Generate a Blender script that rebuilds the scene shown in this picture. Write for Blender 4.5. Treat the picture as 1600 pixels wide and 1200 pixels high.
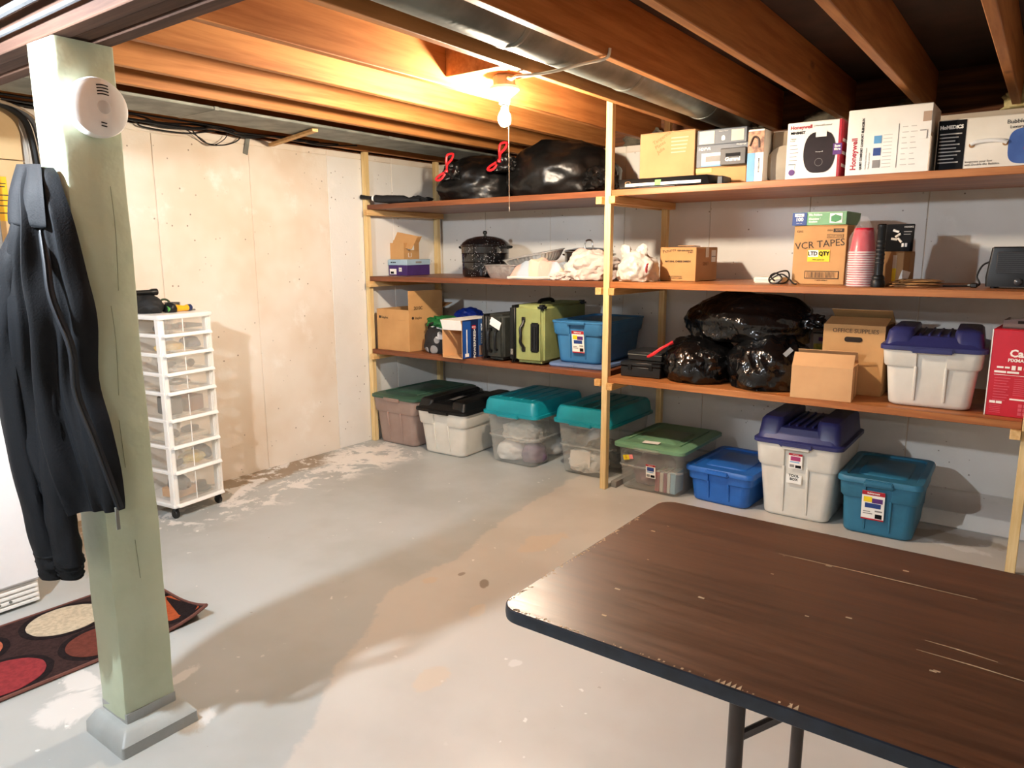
import bpy, bmesh, math, random
from mathutils import Vector, Matrix, noise
random.seed(7)
sc = bpy.context.scene
for o in list(bpy.data.objects): bpy.data.objects.remove(o, do_unlink=True)
COL = sc.collection
R = math.radians

# ------------------------------------------------------------------ camera
cam = bpy.data.cameras.new('camera'); cam.sensor_width = 36.0; cam.lens = 1135.07/1600*36
cam.clip_start = 0.05
camo = bpy.data.objects.new('camera', cam); COL.objects.link(camo); sc.camera = camo
PI_, YA, RO = 0.1794, 0.63505, -0.00439
fw = Vector((-math.sin(YA)*math.cos(PI_), math.cos(YA)*math.cos(PI_), -math.sin(PI_)))
rt = Vector((math.cos(YA), math.sin(YA), 0)); up = rt.cross(fw)
r2 = rt*math.cos(RO)+up*math.sin(RO); u2 = -rt*math.sin(RO)+up*math.cos(RO)
mw = Matrix((r2, u2, -fw)).transposed().to_4x4(); mw.translation = Vector((4.1554, -4.6550, 1.44))
camo.matrix_world = mw
# ------------------------------------------------------------------ world and exposure
w = bpy.data.worlds.new('world'); sc.world = w; w.use_nodes = True
w.node_tree.nodes['Background'].inputs[0].default_value = (.80, .88, 1, 1)
w.node_tree.nodes['Background'].inputs[1].default_value = 0.05
sc.view_settings.view_transform = 'Standard'; sc.view_settings.look = 'None'
sc.view_settings.gamma = 1.0; sc.view_settings.use_curve_mapping = False
sc.view_settings.exposure = 1.45
BULB_WARM = ((1.0, .84, .65), 1230.0)      # bare bulb in view: colour, strength
BULB_COOL = ((.84, .92, 1.0), 1750.0)       # bare bulb near the column, out of view
FILL_TUBES = ((.90, .95, 1.0), 36.0)        # added fill light behind the camera, no known source there

# ------------------------------------------------------------------ helpers
def lin(h):
    h = h.lstrip('#'); v = [int(h[i:i+2], 16)/255 for i in (0, 2, 4)]
    return tuple((c/12.92 if c <= .04045 else ((c+.055)/1.055)**2.4) for c in v)+(1,)
class NT:
    def __init__(s, m): s.t = m.node_tree; s.n = s.t.nodes; s.l = s.t.links
    def add(s, typ, **kw):
        n = s.n.new(typ)
        for k, v in kw.items(): setattr(n, k, v)
        return n
    def inp(s, n, k, v):
        if isinstance(v, bpy.types.NodeSocket): s.l.new(v, n.inputs[k])
        else: n.inputs[k].default_value = v
    def math(s, op, a, b=None, c=None, clamp=False):
        n = s.add('ShaderNodeMath', operation=op, use_clamp=clamp); s.inp(n, 0, a)
        if b is not None: s.inp(n, 1, b)
        if c is not None: s.inp(n, 2, c)
        return n.outputs[0]
    def mix(s, f, a, b):
        n = s.add('ShaderNodeMix', data_type='RGBA'); s.inp(n, 0, f); s.inp(n, 6, a); s.inp(n, 7, b); return n.outputs[2]
    def ramp(s, v, a, b):
        n = s.add('ShaderNodeMapRange', interpolation_type='SMOOTHSTEP'); s.inp(n, 0, v); s.inp(n, 1, a); s.inp(n, 2, b); return n.outputs[0]
    def coords(s, scale=(1, 1, 1), loc=(0, 0, 0)):
        t = s.add('ShaderNodeTexCoord'); m = s.add('ShaderNodeMapping'); s.l.new(t.outputs['Object'], m.inputs[0])
        m.inputs['Scale'].default_value = scale; m.inputs['Location'].default_value = loc; return m.outputs[0]
    def noise(s, vec, scale, detail=3, rough=.55, dist=0):
        n = s.add('ShaderNodeTexNoise'); s.l.new(vec, n.inputs['Vector'])
        n.inputs['Scale'].default_value = scale; n.inputs['Detail'].default_value = detail
        n.inputs['Roughness'].default_value = rough; n.inputs['Distortion'].default_value = dist; return n.outputs[0]
    def voro(s, vec, scale):
        n = s.add('ShaderNodeTexVoronoi'); s.l.new(vec, n.inputs['Vector']); n.inputs['Scale'].default_value = scale; return n.outputs[0]
def newmat(name):
    m = bpy.data.materials.new(name); m.use_nodes = True; t = NT(m); return m, t, t.n['Principled BSDF']
def bumpy(t, p, h, strength, dist=.01):
    b = t.add('ShaderNodeBump'); b.inputs['Strength'].default_value = strength; b.inputs['Distance'].default_value = dist
    t.l.new(h, b.inputs['Height']); t.l.new(b.outputs[0], p.inputs['Normal'])
MATS = {}
def M(name, hexa, rough=.5, metal=0., hex2=None, vs=6., bump=0., bs=60., clear=None, stretch=(1, 1, 1), spec=.5, coat=0., bdist=.01):
    if name in MATS: return MATS[name]
    m, t, p = newmat(name); MATS[name] = m
    v = t.coords(stretch)
    a = lin(hexa)
    b = lin(hex2) if hex2 else tuple(x*.82 for x in a[:3])+(1,)
    nz = t.noise(v, vs, 4)
    t.l.new(t.mix(t.ramp(nz, .35, .68), a, b), p.inputs['Base Color'])
    p.inputs['Roughness'].default_value = rough; p.inputs['Metallic'].default_value = metal
    p.inputs['Specular IOR Level'].default_value = spec; p.inputs['Coat Weight'].default_value = coat
    if bump: bumpy(t, p, t.noise(v, bs, 3), bump, bdist)
    if clear is not None:
        tr = t.add('ShaderNodeBsdfTransparent'); mx = t.add('ShaderNodeMixShader'); mx.inputs[0].default_value = clear
        t.l.new(tr.outputs[0], mx.inputs[1]); t.l.new(p.outputs[0], mx.inputs[2])
        t.l.new(mx.outputs[0], t.n['Material Output'].inputs[0])
    return m
def wood(name, a, b, axis, scale=9., rough=.6, knots=False, dark='#5a3015', bump=.15):
    m, t, p = newmat(name); MATS[name] = m
    st = [1, 1, 1]; st[axis] = .06
    v = t.coords(tuple(st))
    n1 = t.noise(v, scale, 5, .6, 1.2); n2 = t.noise(v, scale*7, 3, .6)
    f = t.math('ADD', t.math('MULTIPLY', n1, .7), t.math('MULTIPLY', n2, .35))
    c = t.mix(t.ramp(f, .38, .66), lin(a), lin(b))
    if knots:
        s2 = [1, 1, 1]; s2[axis] = .45
        vv = t.coords(tuple(s2), (.3, .1, .2)); k = t.voro(vv, 3.2)
        km = t.math('SUBTRACT', 1., t.ramp(k, .035, .085))
        c = t.mix(t.math('MULTIPLY', km, .75), c, lin(dark))
    t.l.new(c, p.inputs['Base Color']); p.inputs['Roughness'].default_value = rough
    p.inputs['Specular IOR Level'].default_value = .35
    bumpy(t, p, n2, bump, .004)
    return m
def emit(name, colr, strength):
    m, t, p = newmat(name); p.inputs['Base Color'].default_value = (*colr, 1)
    p.inputs['Emission Color'].default_value = (*colr, 1); p.inputs['Emission Strength'].default_value = strength; return m

def link(name, me, mat, parent=None, loc=(0, 0, 0), rot=(0, 0, 0)):
    o = bpy.data.objects.new(name, me); COL.objects.link(o)
    if mat is not None:
        me.materials.clear(); me.materials.append(mat)
    o.location = loc; o.rotation_euler = rot
    if parent is not None: o.parent = parent
    return o
def obj(name, bm, mat, parent=None, loc=(0, 0, 0), rot=(0, 0, 0), bev=0., smooth=True, seg=1, angle=40):
    bmesh.ops.remove_doubles(bm, verts=bm.verts, dist=1e-6)
    bmesh.ops.recalc_face_normals(bm, faces=bm.faces)
    if bev:
        es = [e for e in bm.edges if len(e.link_faces) == 2 and e.calc_face_angle(0) > R(35)]
        bmesh.ops.bevel(bm, geom=es, offset=bev, segments=seg, affect='EDGES', clamp_overlap=True)
    me = bpy.data.meshes.new(name); bm.to_mesh(me); bm.free()
    if smooth:
        me.polygons.foreach_set('use_smooth', [True]*len(me.polygons)); me.set_sharp_from_angle(angle=R(angle))
    return link(name, me, mat, parent, loc, rot)
def bx(x0, x1, y0, y1, z0, z1, bm=None):
    bm = bm or bmesh.new()
    v = [bm.verts.new(q) for q in ((x0, y0, z0), (x1, y0, z0), (x1, y1, z0), (x0, y1, z0), (x0, y0, z1), (x1, y0, z1), (x1, y1, z1), (x0, y1, z1))]
    for f in ((0, 3, 2, 1), (4, 5, 6, 7), (0, 1, 5, 4), (1, 2, 6, 5), (2, 3, 7, 6), (3, 0, 4, 7)): bm.faces.new([v[i] for i in f])
    return bm
def loft(loops, bm=None, cap=(True, True), closed=True):
    bm = bm or bmesh.new(); rows = [[bm.verts.new(q) for q in L] for L in loops]; n = len(rows[0])
    for a, b in zip(rows, rows[1:]):
        for i in range(n if closed else n-1):
            j = (i+1) % n; bm.faces.new((a[i], a[j], b[j], b[i]))
    if cap[0]: bm.faces.new(rows[0][::-1])
    if cap[1]: bm.faces.new(rows[-1])
    return bm
def rrect(cx, cy, wx, wy, r, z, n=4, notch=None):
    pts = []; r = min(r, wx/2-1e-4, wy/2-1e-4)
    for k, (sx, sy) in enumerate(((1, 1), (-1, 1), (-1, -1), (1, -1))):
        for i in range(n+1):
            a = math.pi/2*k+math.pi/2*i/n
            pts.append((cx+sx*(wx/2-r)+r*math.cos(a), cy+sy*(wy/2-r)+r*math.sin(a), z))
        if k == 2 and notch:
            nw, nd = notch; y = cy-wy/2
            pts += [(cx-nw/2, y, z), (cx-nw/2+.004, y+nd, z), (cx+nw/2-.004, y+nd, z), (cx+nw/2, y, z)]
    return pts
def lathe(prof, n=28, c=(0, 0, 0), bm=None, cap=(True, True)):
    return loft([[(c[0]+r*math.cos(2*math.pi*i/n), c[1]+r*math.sin(2*math.pi*i/n), c[2]+z) for i in range(n)] for r, z in prof], bm, cap)
def catmull(P, k=6):
    P = [Vector(q) for q in P]; out = []
    for i in range(len(P)-1):
        a, b, c, d = P[max(i-1, 0)], P[i], P[i+1], P[min(i+2, len(P)-1)]
        for j in range(k):
            t = j/k; out.append(.5*((2*b)+(c-a)*t+(2*a-5*b+4*c-d)*t*t+(3*b-a-3*c+d)*t**3))
    return out+[P[-1]]
def tube(path, r, n=8, bm=None, smooth=0, flat=1.):
    P = catmull(path, smooth) if smooth else [Vector(q) for q in path]
    loops = []; ref = Vector((0, 0, 1)); N = None
    for i, q in enumerate(P):
        d = (P[min(i+1, len(P)-1)]-P[max(i-1, 0)]).normalized()
        if N is None:
            N = d.orthogonal().normalized() if abs(d.z) > .9 else d.cross(ref).normalized()
        N = (N-d*N.dot(d)).normalized(); B = d.cross(N)
        rr = r[i*(len(r)-1)//max(1, len(P)-1)] if isinstance(r, (list, tuple)) else r
        loops.append([tuple(q+(N*math.cos(2*math.pi*k/n)+B*math.sin(2*math.pi*k/n)*flat)*rr) for k in range(n)])
    return loft(loops, bm)
def thing(name, label, cat, loc=(0, 0, 0), yaw=0., group=None):
    o = bpy.data.objects.new(name, None); o.empty_display_size = .05; COL.objects.link(o)
    o.location = loc; o.rotation_euler = (0, 0, R(yaw)); return tag(o, label, cat, group)
def tag(o, label, cat, group=None):
    o['label'] = label; o['category'] = cat
    if group: o['group'] = group
    return o
def struct(o): o['kind'] = 'structure'; return o
def copy_part(o, parent, loc=None):
    c = o.copy(); COL.objects.link(c); c.parent = parent
    if loc is not None: c.location = loc
    return c
FONT_CACHE = {}
def txt(s, size, mat, parent, loc, rot=(90, 0, 0), align='LEFT', sx=1., name='lettering', bold=0.):
    cu = bpy.data.curves.new('t', 'FONT'); cu.body = s; cu.size = size; cu.align_x = align; cu.align_y = 'CENTER'; cu.offset = bold; cu.resolution_u = 2
    cu.extrude = .0004
    t = bpy.data.objects.new('t', cu); COL.objects.link(t)
    bpy.context.view_layer.update()
    me = bpy.data.meshes.new_from_object(t.evaluated_get(bpy.context.evaluated_depsgraph_get()))
    bpy.data.objects.remove(t, do_unlink=True); bpy.data.curves.remove(cu)
    me.name = name; o = link(name, me, mat, parent, loc, tuple(R(a) for a in rot)); o.scale = (sx, 1, 1)
    return o
def fp(parent, x0, x1, z0, z1, mat, y=-.0012, t=.0016, name='printed_panel'):     # flat print on the front (-y) face
    return obj(name, bx(x0, x1, y-t/2, y+t/2, z0, z1), mat, parent, smooth=False)
def sp(parent, y0, y1, z0, z1, mat, x, t=.0016, name='printed_panel'):            # flat print on the right (+x) face
    return obj(name, bx(x-t/2+.0012, x+t/2+.0012, y0, y1, z0, z1), mat, parent, smooth=False)
def lumpy(rx, ry, rz, seed, amp=.12, freq=2.2, sub=4, flat=.55, ridge=0., rfreq=6., fine=0.):
    bm = bmesh.new(); bmesh.ops.create_icosphere(bm, subdivisions=sub, radius=1.)
    off = Vector((seed*3.17, seed*1.31, seed*7.7))
    for v in bm.verts:
        d = v.co.normalized()
        k = 1+amp*noise.fractal(d*freq+off, 1., 2., 3)
        if ridge: k += ridge*(.5-abs(noise.noise(d*rfreq+off*2)))
        if fine: k += fine*noise.noise(d*17+off)
        z = d.z*k
        if z < -flat: z = -flat-(z+flat)*-.04
        s = 1+.10*max(0, -d.z)
        v.co = Vector((d.x*k*rx*s, d.y*k*ry*s, (z+flat)/(1+flat)*rz))
    lo = min(v.co.z for v in bm.verts)
    for v in bm.verts: v.co.z -= lo
    return bm

# ------------------------------------------------------------------ shared materials
pine = wood('pale_pine', '#ecd3a0', '#d9b97e', 2, 14, .6, True, '#a87038')
pine_y = wood('pale_pine_lengthwise', '#e2bd84', '#c9975a', 1, 14, .6, True, '#8a5a2c')
fir = wood('orange_fir', '#c6864c', '#a1622f', 1, 7, .55, True, '#5e2f12')
beam_w = wood('old_beam_wood', '#6a4c3c', '#463026', 0, 8, .8, True, '#2e1d16')
sill_w = wood('dark_sill_wood', '#7a4a28', '#4a2a16', 0, 8, .7)
door_l = wood('mahogany_door', '#875030', '#6a3b24', 0, 9, .42)
door_r = wood('luan_door', '#b87845', '#96582e', 0, 9, .42)
subfloor = M('dark_subfloor', '#4a3020', .8, hex2='#33200f', vs=3)
galv = M('galvanized_steel', '#868b86', .40, .6, '#666b66', 5, .1, 30)
galv_dull = M('dull_galvanized', '#8a8c84', .6, .45, '#6c6e68', 7)
black_rub = M('black_rubber', '#131313', .5)
black_pl = M('black_plastic', '#121314', .42, hex2='#0b0c0d', spec=.35)
white_pl = M('white_plastic', '#f1f0ec', .35, hex2='#e6e4df')
white_pr = M('white_print', '#f4f1ea', .55, hex2='#eeeae2')
black_pr = M('black_print', '#0d0d10', .6, spec=.15)
grey_pr = M('grey_print', '#8f8c88', .6)
red_pr = M('red_print', '#b3142b', .5, hex2='#a01024')
ink = M('marker_ink', '#3a2c22', .7)
yellow_pr = M('yellow_print', '#f2d417', .55, hex2='#e6c80f')
blue_pr = M('navy_print', '#1d3f86', .5)
lblue_pr = M('sky_print', '#5fa3d6', .5)
green_pr = M('green_print', '#7fb483', .55)
purple_pr = M('purple_print', '#5b2a78', .55)
kraft = M('kraft_card', '#c99a63', .75, hex2='#b98a55', vs=3, bump=.05, bs=90)
kraft_l = M('pale_kraft_card', '#d3a473', .75, hex2='#c69768', vs=3)
kraft_d = M('brown_kraft_card', '#a57c50', .78, hex2='#937047', vs=3)
tape = M('packing_tape', '#d8b98a', .3, hex2='#cfae7d', coat=.2)
chrome = M('polished_steel', '#c8c8c6', .18, 1.)
foil = M('foil', '#dcdcda', .34, .75, '#c5c5c3', 20, .4, 45)
red_tie = M('red_drawstring', '#e8303a', .4, hex2='#cc2028')
bagmat = M('black_bin_bag', '#070708', .2, hex2='#0d0d0e', vs=10, bump=.5, bs=11, spec=.6, bdist=.05, stretch=(1, 1, .55))
bagmat2 = M('black_bin_bag_matt', '#0d0c0c', .36, hex2='#141312', vs=8, bump=.22, bs=9, spec=.4, bdist=.04, stretch=(1, .6, 1))

def concrete(name, ca='#e6e1d8', cb='#dbcdb9'):
    m, t, p = newmat(name); v = t.coords()
    big = t.noise(v, .9, 4, .6); mid = t.noise(v, 4.5, 5, .65); fine = t.noise(v, 60, 3)
    c = t.mix(t.ramp(big, .42, .68), lin(ca), lin(cb))
    c = t.mix(t.math('MULTIPLY', t.ramp(mid, .55, .75), .5), c, lin('#f2efe8'))
    pit = t.math('SUBTRACT', 1., t.ramp(t.voro(v, 17), .055, .105))
    pm = t.math('MULTIPLY', pit, t.ramp(t.noise(v, 2.3, 2), .44, .56))
    c = t.mix(t.math('MULTIPLY', pm, .8), c, lin('#6d5c4a'))
    t.l.new(c, p.inputs['Base Color']); p.inputs['Roughness'].default_value = .8; p.inputs['Specular IOR Level'].default_value = .25
    h = t.math('SUBTRACT', t.math('ADD', t.math('MULTIPLY', fine, .25), mid), pm)
    bumpy(t, p, h, .22, .012)
    return m
conc = concrete('painted_concrete', '#e6ddd0', '#d8c6b0')
conc_w = concrete('whiter_painted_concrete', '#e6e4df', '#dcd8d0')
conc_d = M('bare_concrete', '#8b7a68', .85, hex2='#6d5e50', vs=5, bump=.2)

def floor_material():
    m, t, p = newmat('painted_concrete_floor'); v = t.coords()
    sx = t.add('ShaderNodeSeparateXYZ'); t.l.new(v, sx.inputs[0]); X, Y = sx.outputs[0], sx.outputs[1]
    n1 = t.noise(v, 1.6, 4); n2 = t.noise(v, 7, 5, .65, .6); n3 = t.noise(v, 28, 3)
    wob = t.math('MULTIPLY', t.math('SUBTRACT', n2, .5), .30)
    # older blue-grey coat on the left, newer pale coat on the right of a brushed edge
    edge = t.add('ShaderNodeFloatCurve'); cv = edge.mapping.curves[0]
    pts = [(-3.9, 2.75), (-3.465, 2.488), (-3.14, 2.27), (-2.84, 2.13), (-2.6, 1.98), (-2.2, 2.0), (-1.77, 1.9), (-1.19, 1.83), (-.6, 1.78)]
    f = lambda y: (y+4)/4
    cv.points[0].location = (0, (2.8-1)/3); cv.points[1].location = (1, (1.75-1)/3)
    for y, x in pts: cv.points.new(f(y), (x-1)/3)
    edge.mapping.update()
    t.l.new(t.math('DIVIDE', t.math('ADD', Y, 4.), 4.), edge.inputs[1])
    ex = t.math('ADD', t.math('MULTIPLY', edge.outputs[0], 3.), 1.)
    new = t.ramp(t.math('SUBTRACT', t.math('ADD', X, t.math('MULTIPLY', wob, .45)), ex), -.015, .015)
    old_c = t.mix(t.ramp(n1, .4, .65), lin('#b0b4b3'), lin('#a6a9a6'))
    new_c = t.mix(t.ramp(n1, .4, .65), lin('#c5c1ba'), lin('#bcb7af'))
    c = t.mix(new, old_c, new_c)
    def blob(cx, cy, ax, ay, rot, soft=.25):
        dx = t.math('SUBTRACT', X, cx); dy = t.math('SUBTRACT', Y, cy); ca, sa = math.cos(R(rot)), math.sin(R(rot))
        u = t.math('DIVIDE', t.math('ADD', t.math('MULTIPLY', dx, ca), t.math('MULTIPLY', dy, sa)), ax)
        q = t.math('DIVIDE', t.math('SUBTRACT', t.math('MULTIPLY', dy, ca), t.math('MULTIPLY', dx, sa)), ay)
        d = t.math('SQRT', t.math('ADD', t.math('MULTIPLY', u, u), t.math('MULTIPLY', q, q)))
        d = t.math('ADD', d, t.math('MULTIPLY', t.math('SUBTRACT', n2, .5), 2.2))
        return t.math('SUBTRACT', 1., t.ramp(d, 1-soft, 1+soft*.3))
    # bare strip along the left wall, then lime bloom and peeled paint beyond it
    dw = t.math('ADD', X, t.math('MULTIPLY', wob, .7))
    bare = t.math('SUBTRACT', 1., t.ramp(dw, .20, .27))
    bare = t.math('MULTIPLY', bare, t.math('SUBTRACT', 1., t.ramp(Y, -1.45, -1.2)))
    lime_zone = t.math('MULTIPLY', t.math('SUBTRACT', 1., t.ramp(t.math('ADD', X, wob), .50, .72)), t.math('SUBTRACT', 1., t.ramp(Y, -.9, -.7)))
    patchy = t.ramp(t.noise(v, 5.5, 5, .7, .4), .50, .56)
    c = t.mix(bare, c, lin('#94826c'))
    c = t.mix(t.math('MULTIPLY', lime_zone, t.math('MULTIPLY', patchy, .9)), c, lin('#e6e2dd'))
    c = t.mix(t.math('MULTIPLY', blob(.33, -1.22, .30, .34, 0), t.ramp(n2, .40, .50)), c, lin('#e8e4de'))
    for q in ((2.218, -1.78, .075, .19, -8), (2.58, -3.0, .05, .08, 10), (2.405, -2.53, .03, .06, 20), (2.06, -2.43, .03, .04, 0)):
        c = t.mix(t.math('MULTIPLY', blob(*q), .8), c, lin('#cabba9'))
    for q in ((2.27, -2.31, .022, .05, 30), (2.13, -2.30, .012, .02, 0)):
        c = t.mix(t.math('MULTIPLY', blob(*q), .7), c, lin('#7a6857'))
    for q in ((2.13, -3.585, .05, .06, 20), (1.87, -3.49, .03, .07, 15), (1.75, -3.80, .10, .11, 0), (2.757, -2.745, .024, .028, 0), (1.62, -3.70, .09, .05, 0), (2.15, -.62, .10, .09, 0), (3.9, -.62, .16, .05, -10)):
        c = t.mix(t.math('MULTIPLY', blob(*q), .6), c, lin('#dedbd7'))
    for q in ((2.10, -3.62, .09, .05, 0), (.45, -3.20, .42, .22, 0), (3.85, -.52, .25, .10, 0)):
        c = t.mix(t.math('MULTIPLY', blob(*q, .35), .8), c, lin('#97866f'))
    chips = t.math('MULTIPLY', t.ramp(t.noise(v, 22, 2, .5), .70, .73), t.ramp(t.noise(v, 1.8, 2), .5, .6))
    c = t.mix(t.math('MULTIPLY', chips, .8), c, lin('#e9e6e0'))
    dirt = t.math('MULTIPLY', t.ramp(t.noise(v, 34, 2, .5), .74, .77), t.ramp(t.noise(v, 2.1, 2), .52, .62))
    c = t.mix(t.math('MULTIPLY', dirt, .7), c, lin('#7a6a58'))
    t.l.new(c, p.inputs['Base Color'])
    t.l.new(t.math('ADD', .30, t.math('MULTIPLY', n2, .18)), p.inputs['Roughness']); p.inputs['Specular IOR Level'].default_value = .42
    bumpy(t, p, t.math('ADD', t.math('MULTIPLY', n3, .3), t.math('MULTIPLY', chips, -.6)), .12, .006)
    return m

# ------------------------------------------------------------------ the room
XR, YF, JB, JT = 7.0, -8.0, 2.165, 2.40
struct(obj('floor', bx(-.3, XR, YF, .3, -.1, 0), floor_material(), smooth=False))
wl = struct(obj('wall_left', bx(-.3, -.006, YF, .3, 0, 2.15), conc, smooth=False))
wb = struct(obj('wall_back', bx(-.006, XR, .006, .3, 0, 2.15), conc, smooth=False))
struct(obj('wall_right', bx(XR, XR+.2, YF, .3, 0, JT), conc, smooth=False))
struct(obj('wall_front', bx(-.3, XR+.2, YF-.2, YF, 0, JT), conc, smooth=False))
ys = [0]+[-.56-.622*k for k in range(12)]+[YF]
for a, b in zip(ys, ys[1:]):
    dx = random.uniform(-.0025, .0025)
    obj('form_panel', bx(-.03, dx, b+.003, a-.003, 0, 2.108), conc_w if b > -1.3 else conc, wl, bev=.0015)
    obj('wall_cap', bx(-.03, random.uniform(-.003, .002), b+.001, a-.001, 2.112, 2.15+random.uniform(-.006, .004)), conc, wl, bev=.002)
xs = [0]+[.47+.62*k for k in range(11)]+[XR]
for a, b in zip(xs, xs[1:]):
    dy = random.uniform(-.0025, .0025)
    obj('form_panel', bx(a+.003, b-.003, dy, .03, 0, 2.108), conc_w, wb, bev=.0015)
    obj('wall_cap', bx(a+.001, b-.001, random.uniform(-.003, .003), .03, 2.112, 2.15+random.uniform(-.006, .004)), conc, wb, bev=.002)
obj('sill_plate', bx(-.1, XR, .03, .17, 2.152, 2.164), sill_w, wb, bev=.002)
obj('sill_plate', bx(-.17, -.03, YF, .03, 2.152, 2.164), sill_w, wl, bev=.002)
obj('rim_joist', bx(-.17, XR, .10, .14, 2.165, JT), sill_w, wb)
obj('rim_joist', bx(-.17, -.13, YF, .10, 2.165, JT), sill_w, wl)
ceil = struct(obj('ceiling', bx(-.3, XR+.2, YF-.2, .3, JT, JT+.04), subfloor, smooth=False))
jx = [0.065, 0.457, 0.849, 1.154, 1.545, 1.917, 2.351, 2.724, 3.134, 3.545, 3.940, 4.322, 4.713, 5.100, 5.482, 5.874, 6.256, 6.648]
for x in jx:
    obj('joist', bx(x-.038, x, YF, .10, JB, JT), fir, ceil, loc=(0, 0, 0), bev=.003)
obj('support_beam', bx(-.1, XR, -3.77, -3.722, 1.984, 2.163), beam_w, ceil, bev=.003)
obj('support_beam', bx(-.1, XR, -3.718, -3.672, 1.988, 2.163), beam_w, ceil, bev=.003)
obj('support_beam', bx(-.1, XR, -3.668, -3.622, 1.982, 2.163), beam_w, ceil, bev=.003)
obj('blocking_board', bx(1.919, 2.314, -2.06, -1.76, 2.229, 2.262), fir, ceil, bev=.002)
obj('blocking_board', bx(1.919, 2.314, -2.10, -2.062, 2.20, 2.33), fir, ceil, bev=.002)
tc = struct(obj('trim_1', loft([[(3.70, -.36, 0), (XR, -.36, 0), (XR, .0, 0), (3.70, 0, 0)], [(3.70, -.345, .085), (XR, -.345, .085), (XR, 0, .11), (3.70, 0, .11)]]), conc_w, bev=.006))

# ------------------------------------------------------------------ lamps
def bulb_lamp(loc, label, spec, mname):
    t = thing('ceiling_lamp', label, 'lamp', loc)      # origin = underside of the ceiling board
    obj('junction_box', lathe([(.05, 0), (.052, -.004), (.052, -.045), (.045, -.048)], 8), galv_dull, t, bev=.001)
    hold = obj('lamp_holder', lathe([(.064, -.048), (.068, -.052), (.068, -.062), (.055, -.074), (.035, -.088), (.026, -.10), (.024, -.122), (.019, -.124)], 32), white_pl, t)
    obj('screw_shell', lathe([(.0155, -.118), (.016, -.128), (.0145, -.131), (.016, -.134), (.0145, -.138)], 20), chrome, hold)
    b = [(.0135, -.136), (.015, -.146), (.020, -.156), (.026, -.168), (.0298, -.182), (.0298, -.192), (.026, -.206), (.018, -.216), (.008, -.221)]
    obj('bulb', lathe(b, 16), emit(mname, *spec), t)
    obj('pull_cord', tube([(.03, -.01, -.085), (.034, -.014, -.12), (.036, -.016, -.30), (.037, -.016, -.58)], .0016, 6), M('white_cord', '#ece6d8', .7), t)
    obj('cord_end', lathe([(.001, -.605), (.003, -.60), (.003, -.585), (.001, -.58)], 8, (.037, -.016, 0)), white_pl, t)
    return t
bulb_lamp((2.06, -1.86, 2.228), 'bare glowing bulb in a white porcelain holder hanging from the joists above the shelves', BULB_WARM, 'glowing_warm_bulb')
bulb_lamp((1.98, -4.42, 2.165), 'bare cool-white bulb in a porcelain holder behind the green column and hanging jacket', BULB_COOL, 'glowing_cool_bulb')
t = thing('fill_light', 'added tube fill light under the joists behind the camera', 'lamp', (5.0, -6.4, 2.08))  # fixture added out of view to give soft fill
obj('housing', loft([[(-.6, -.07, .0), (.6, -.07, .0), (.6, .07, .0), (-.6, .07, .0)], [(-.6, -.03, .07), (.6, -.03, .07), (.6, .03, .07), (-.6, .03, .07)]]), white_pl, t, bev=.003)
for s in (-.035, .035): obj('tube', tube([(-.58, s, -.018), (.58, s, -.018)], .013, 10), emit('fill_tube_glow', *FILL_TUBES), t)

# ------------------------------------------------------------------ ducts, cables, odd timbers overhead
t = thing('round_duct', 'round galvanized heating duct running between the joists beside the bulb', 'duct', (2.495, 0, 2.272))
yy = [.08, -.62, -1.52, -2.42, -3.32, -3.60]
for a, b in zip(yy, yy[1:]):
    obj('duct_section', tube([(0, a, 0), (0, b, 0)], .108, 28), galv, t)
    obj('collar', tube([(0, b+.02, 0), (0, b+.012, 0), (0, b-.004, 0), (0, b-.012, 0)], [.109, .1115, .1115, .109], 28), galv, t)
t = thing('flat_duct', 'grey sheet-metal duct panel tight along the left wall under the joists', 'duct', (.53, 0, 2.147))
yy = [-.05, -1.25, -2.45, -3.60]
for a, b in zip(yy, yy[1:]):
    obj('duct_section', bx(-.17, .17, b+.002, a-.002, 0, .0165), galv_dull, t, bev=.003)
    obj('seam_cleat', bx(-.173, .173, b-.012, b+.012, -.002, .017), galv_dull, t, bev=.001)
o = obj('wood_strap', bx(-.33, .33, -.018, .018, -.009, .009), pine_y, None, (.345, -1.73, 2.130), (0, R(-.8), R(-14)), bev=.002)
tag(o, 'thin wooden strap slung under the flat grey duct near the left wall', 'strap')
o = obj('metal_strap', bx(0, .003, -.016, .016, -.07, .05), galv_dull, None, (.004, -1.812, 2.12), (R(-14), 0, 0), bev=.001)
tag(o, 'short dark metal strap fixed to the top of the left wall', 'strap')
cabm = M('black_cable', '#101012', .45)
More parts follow.
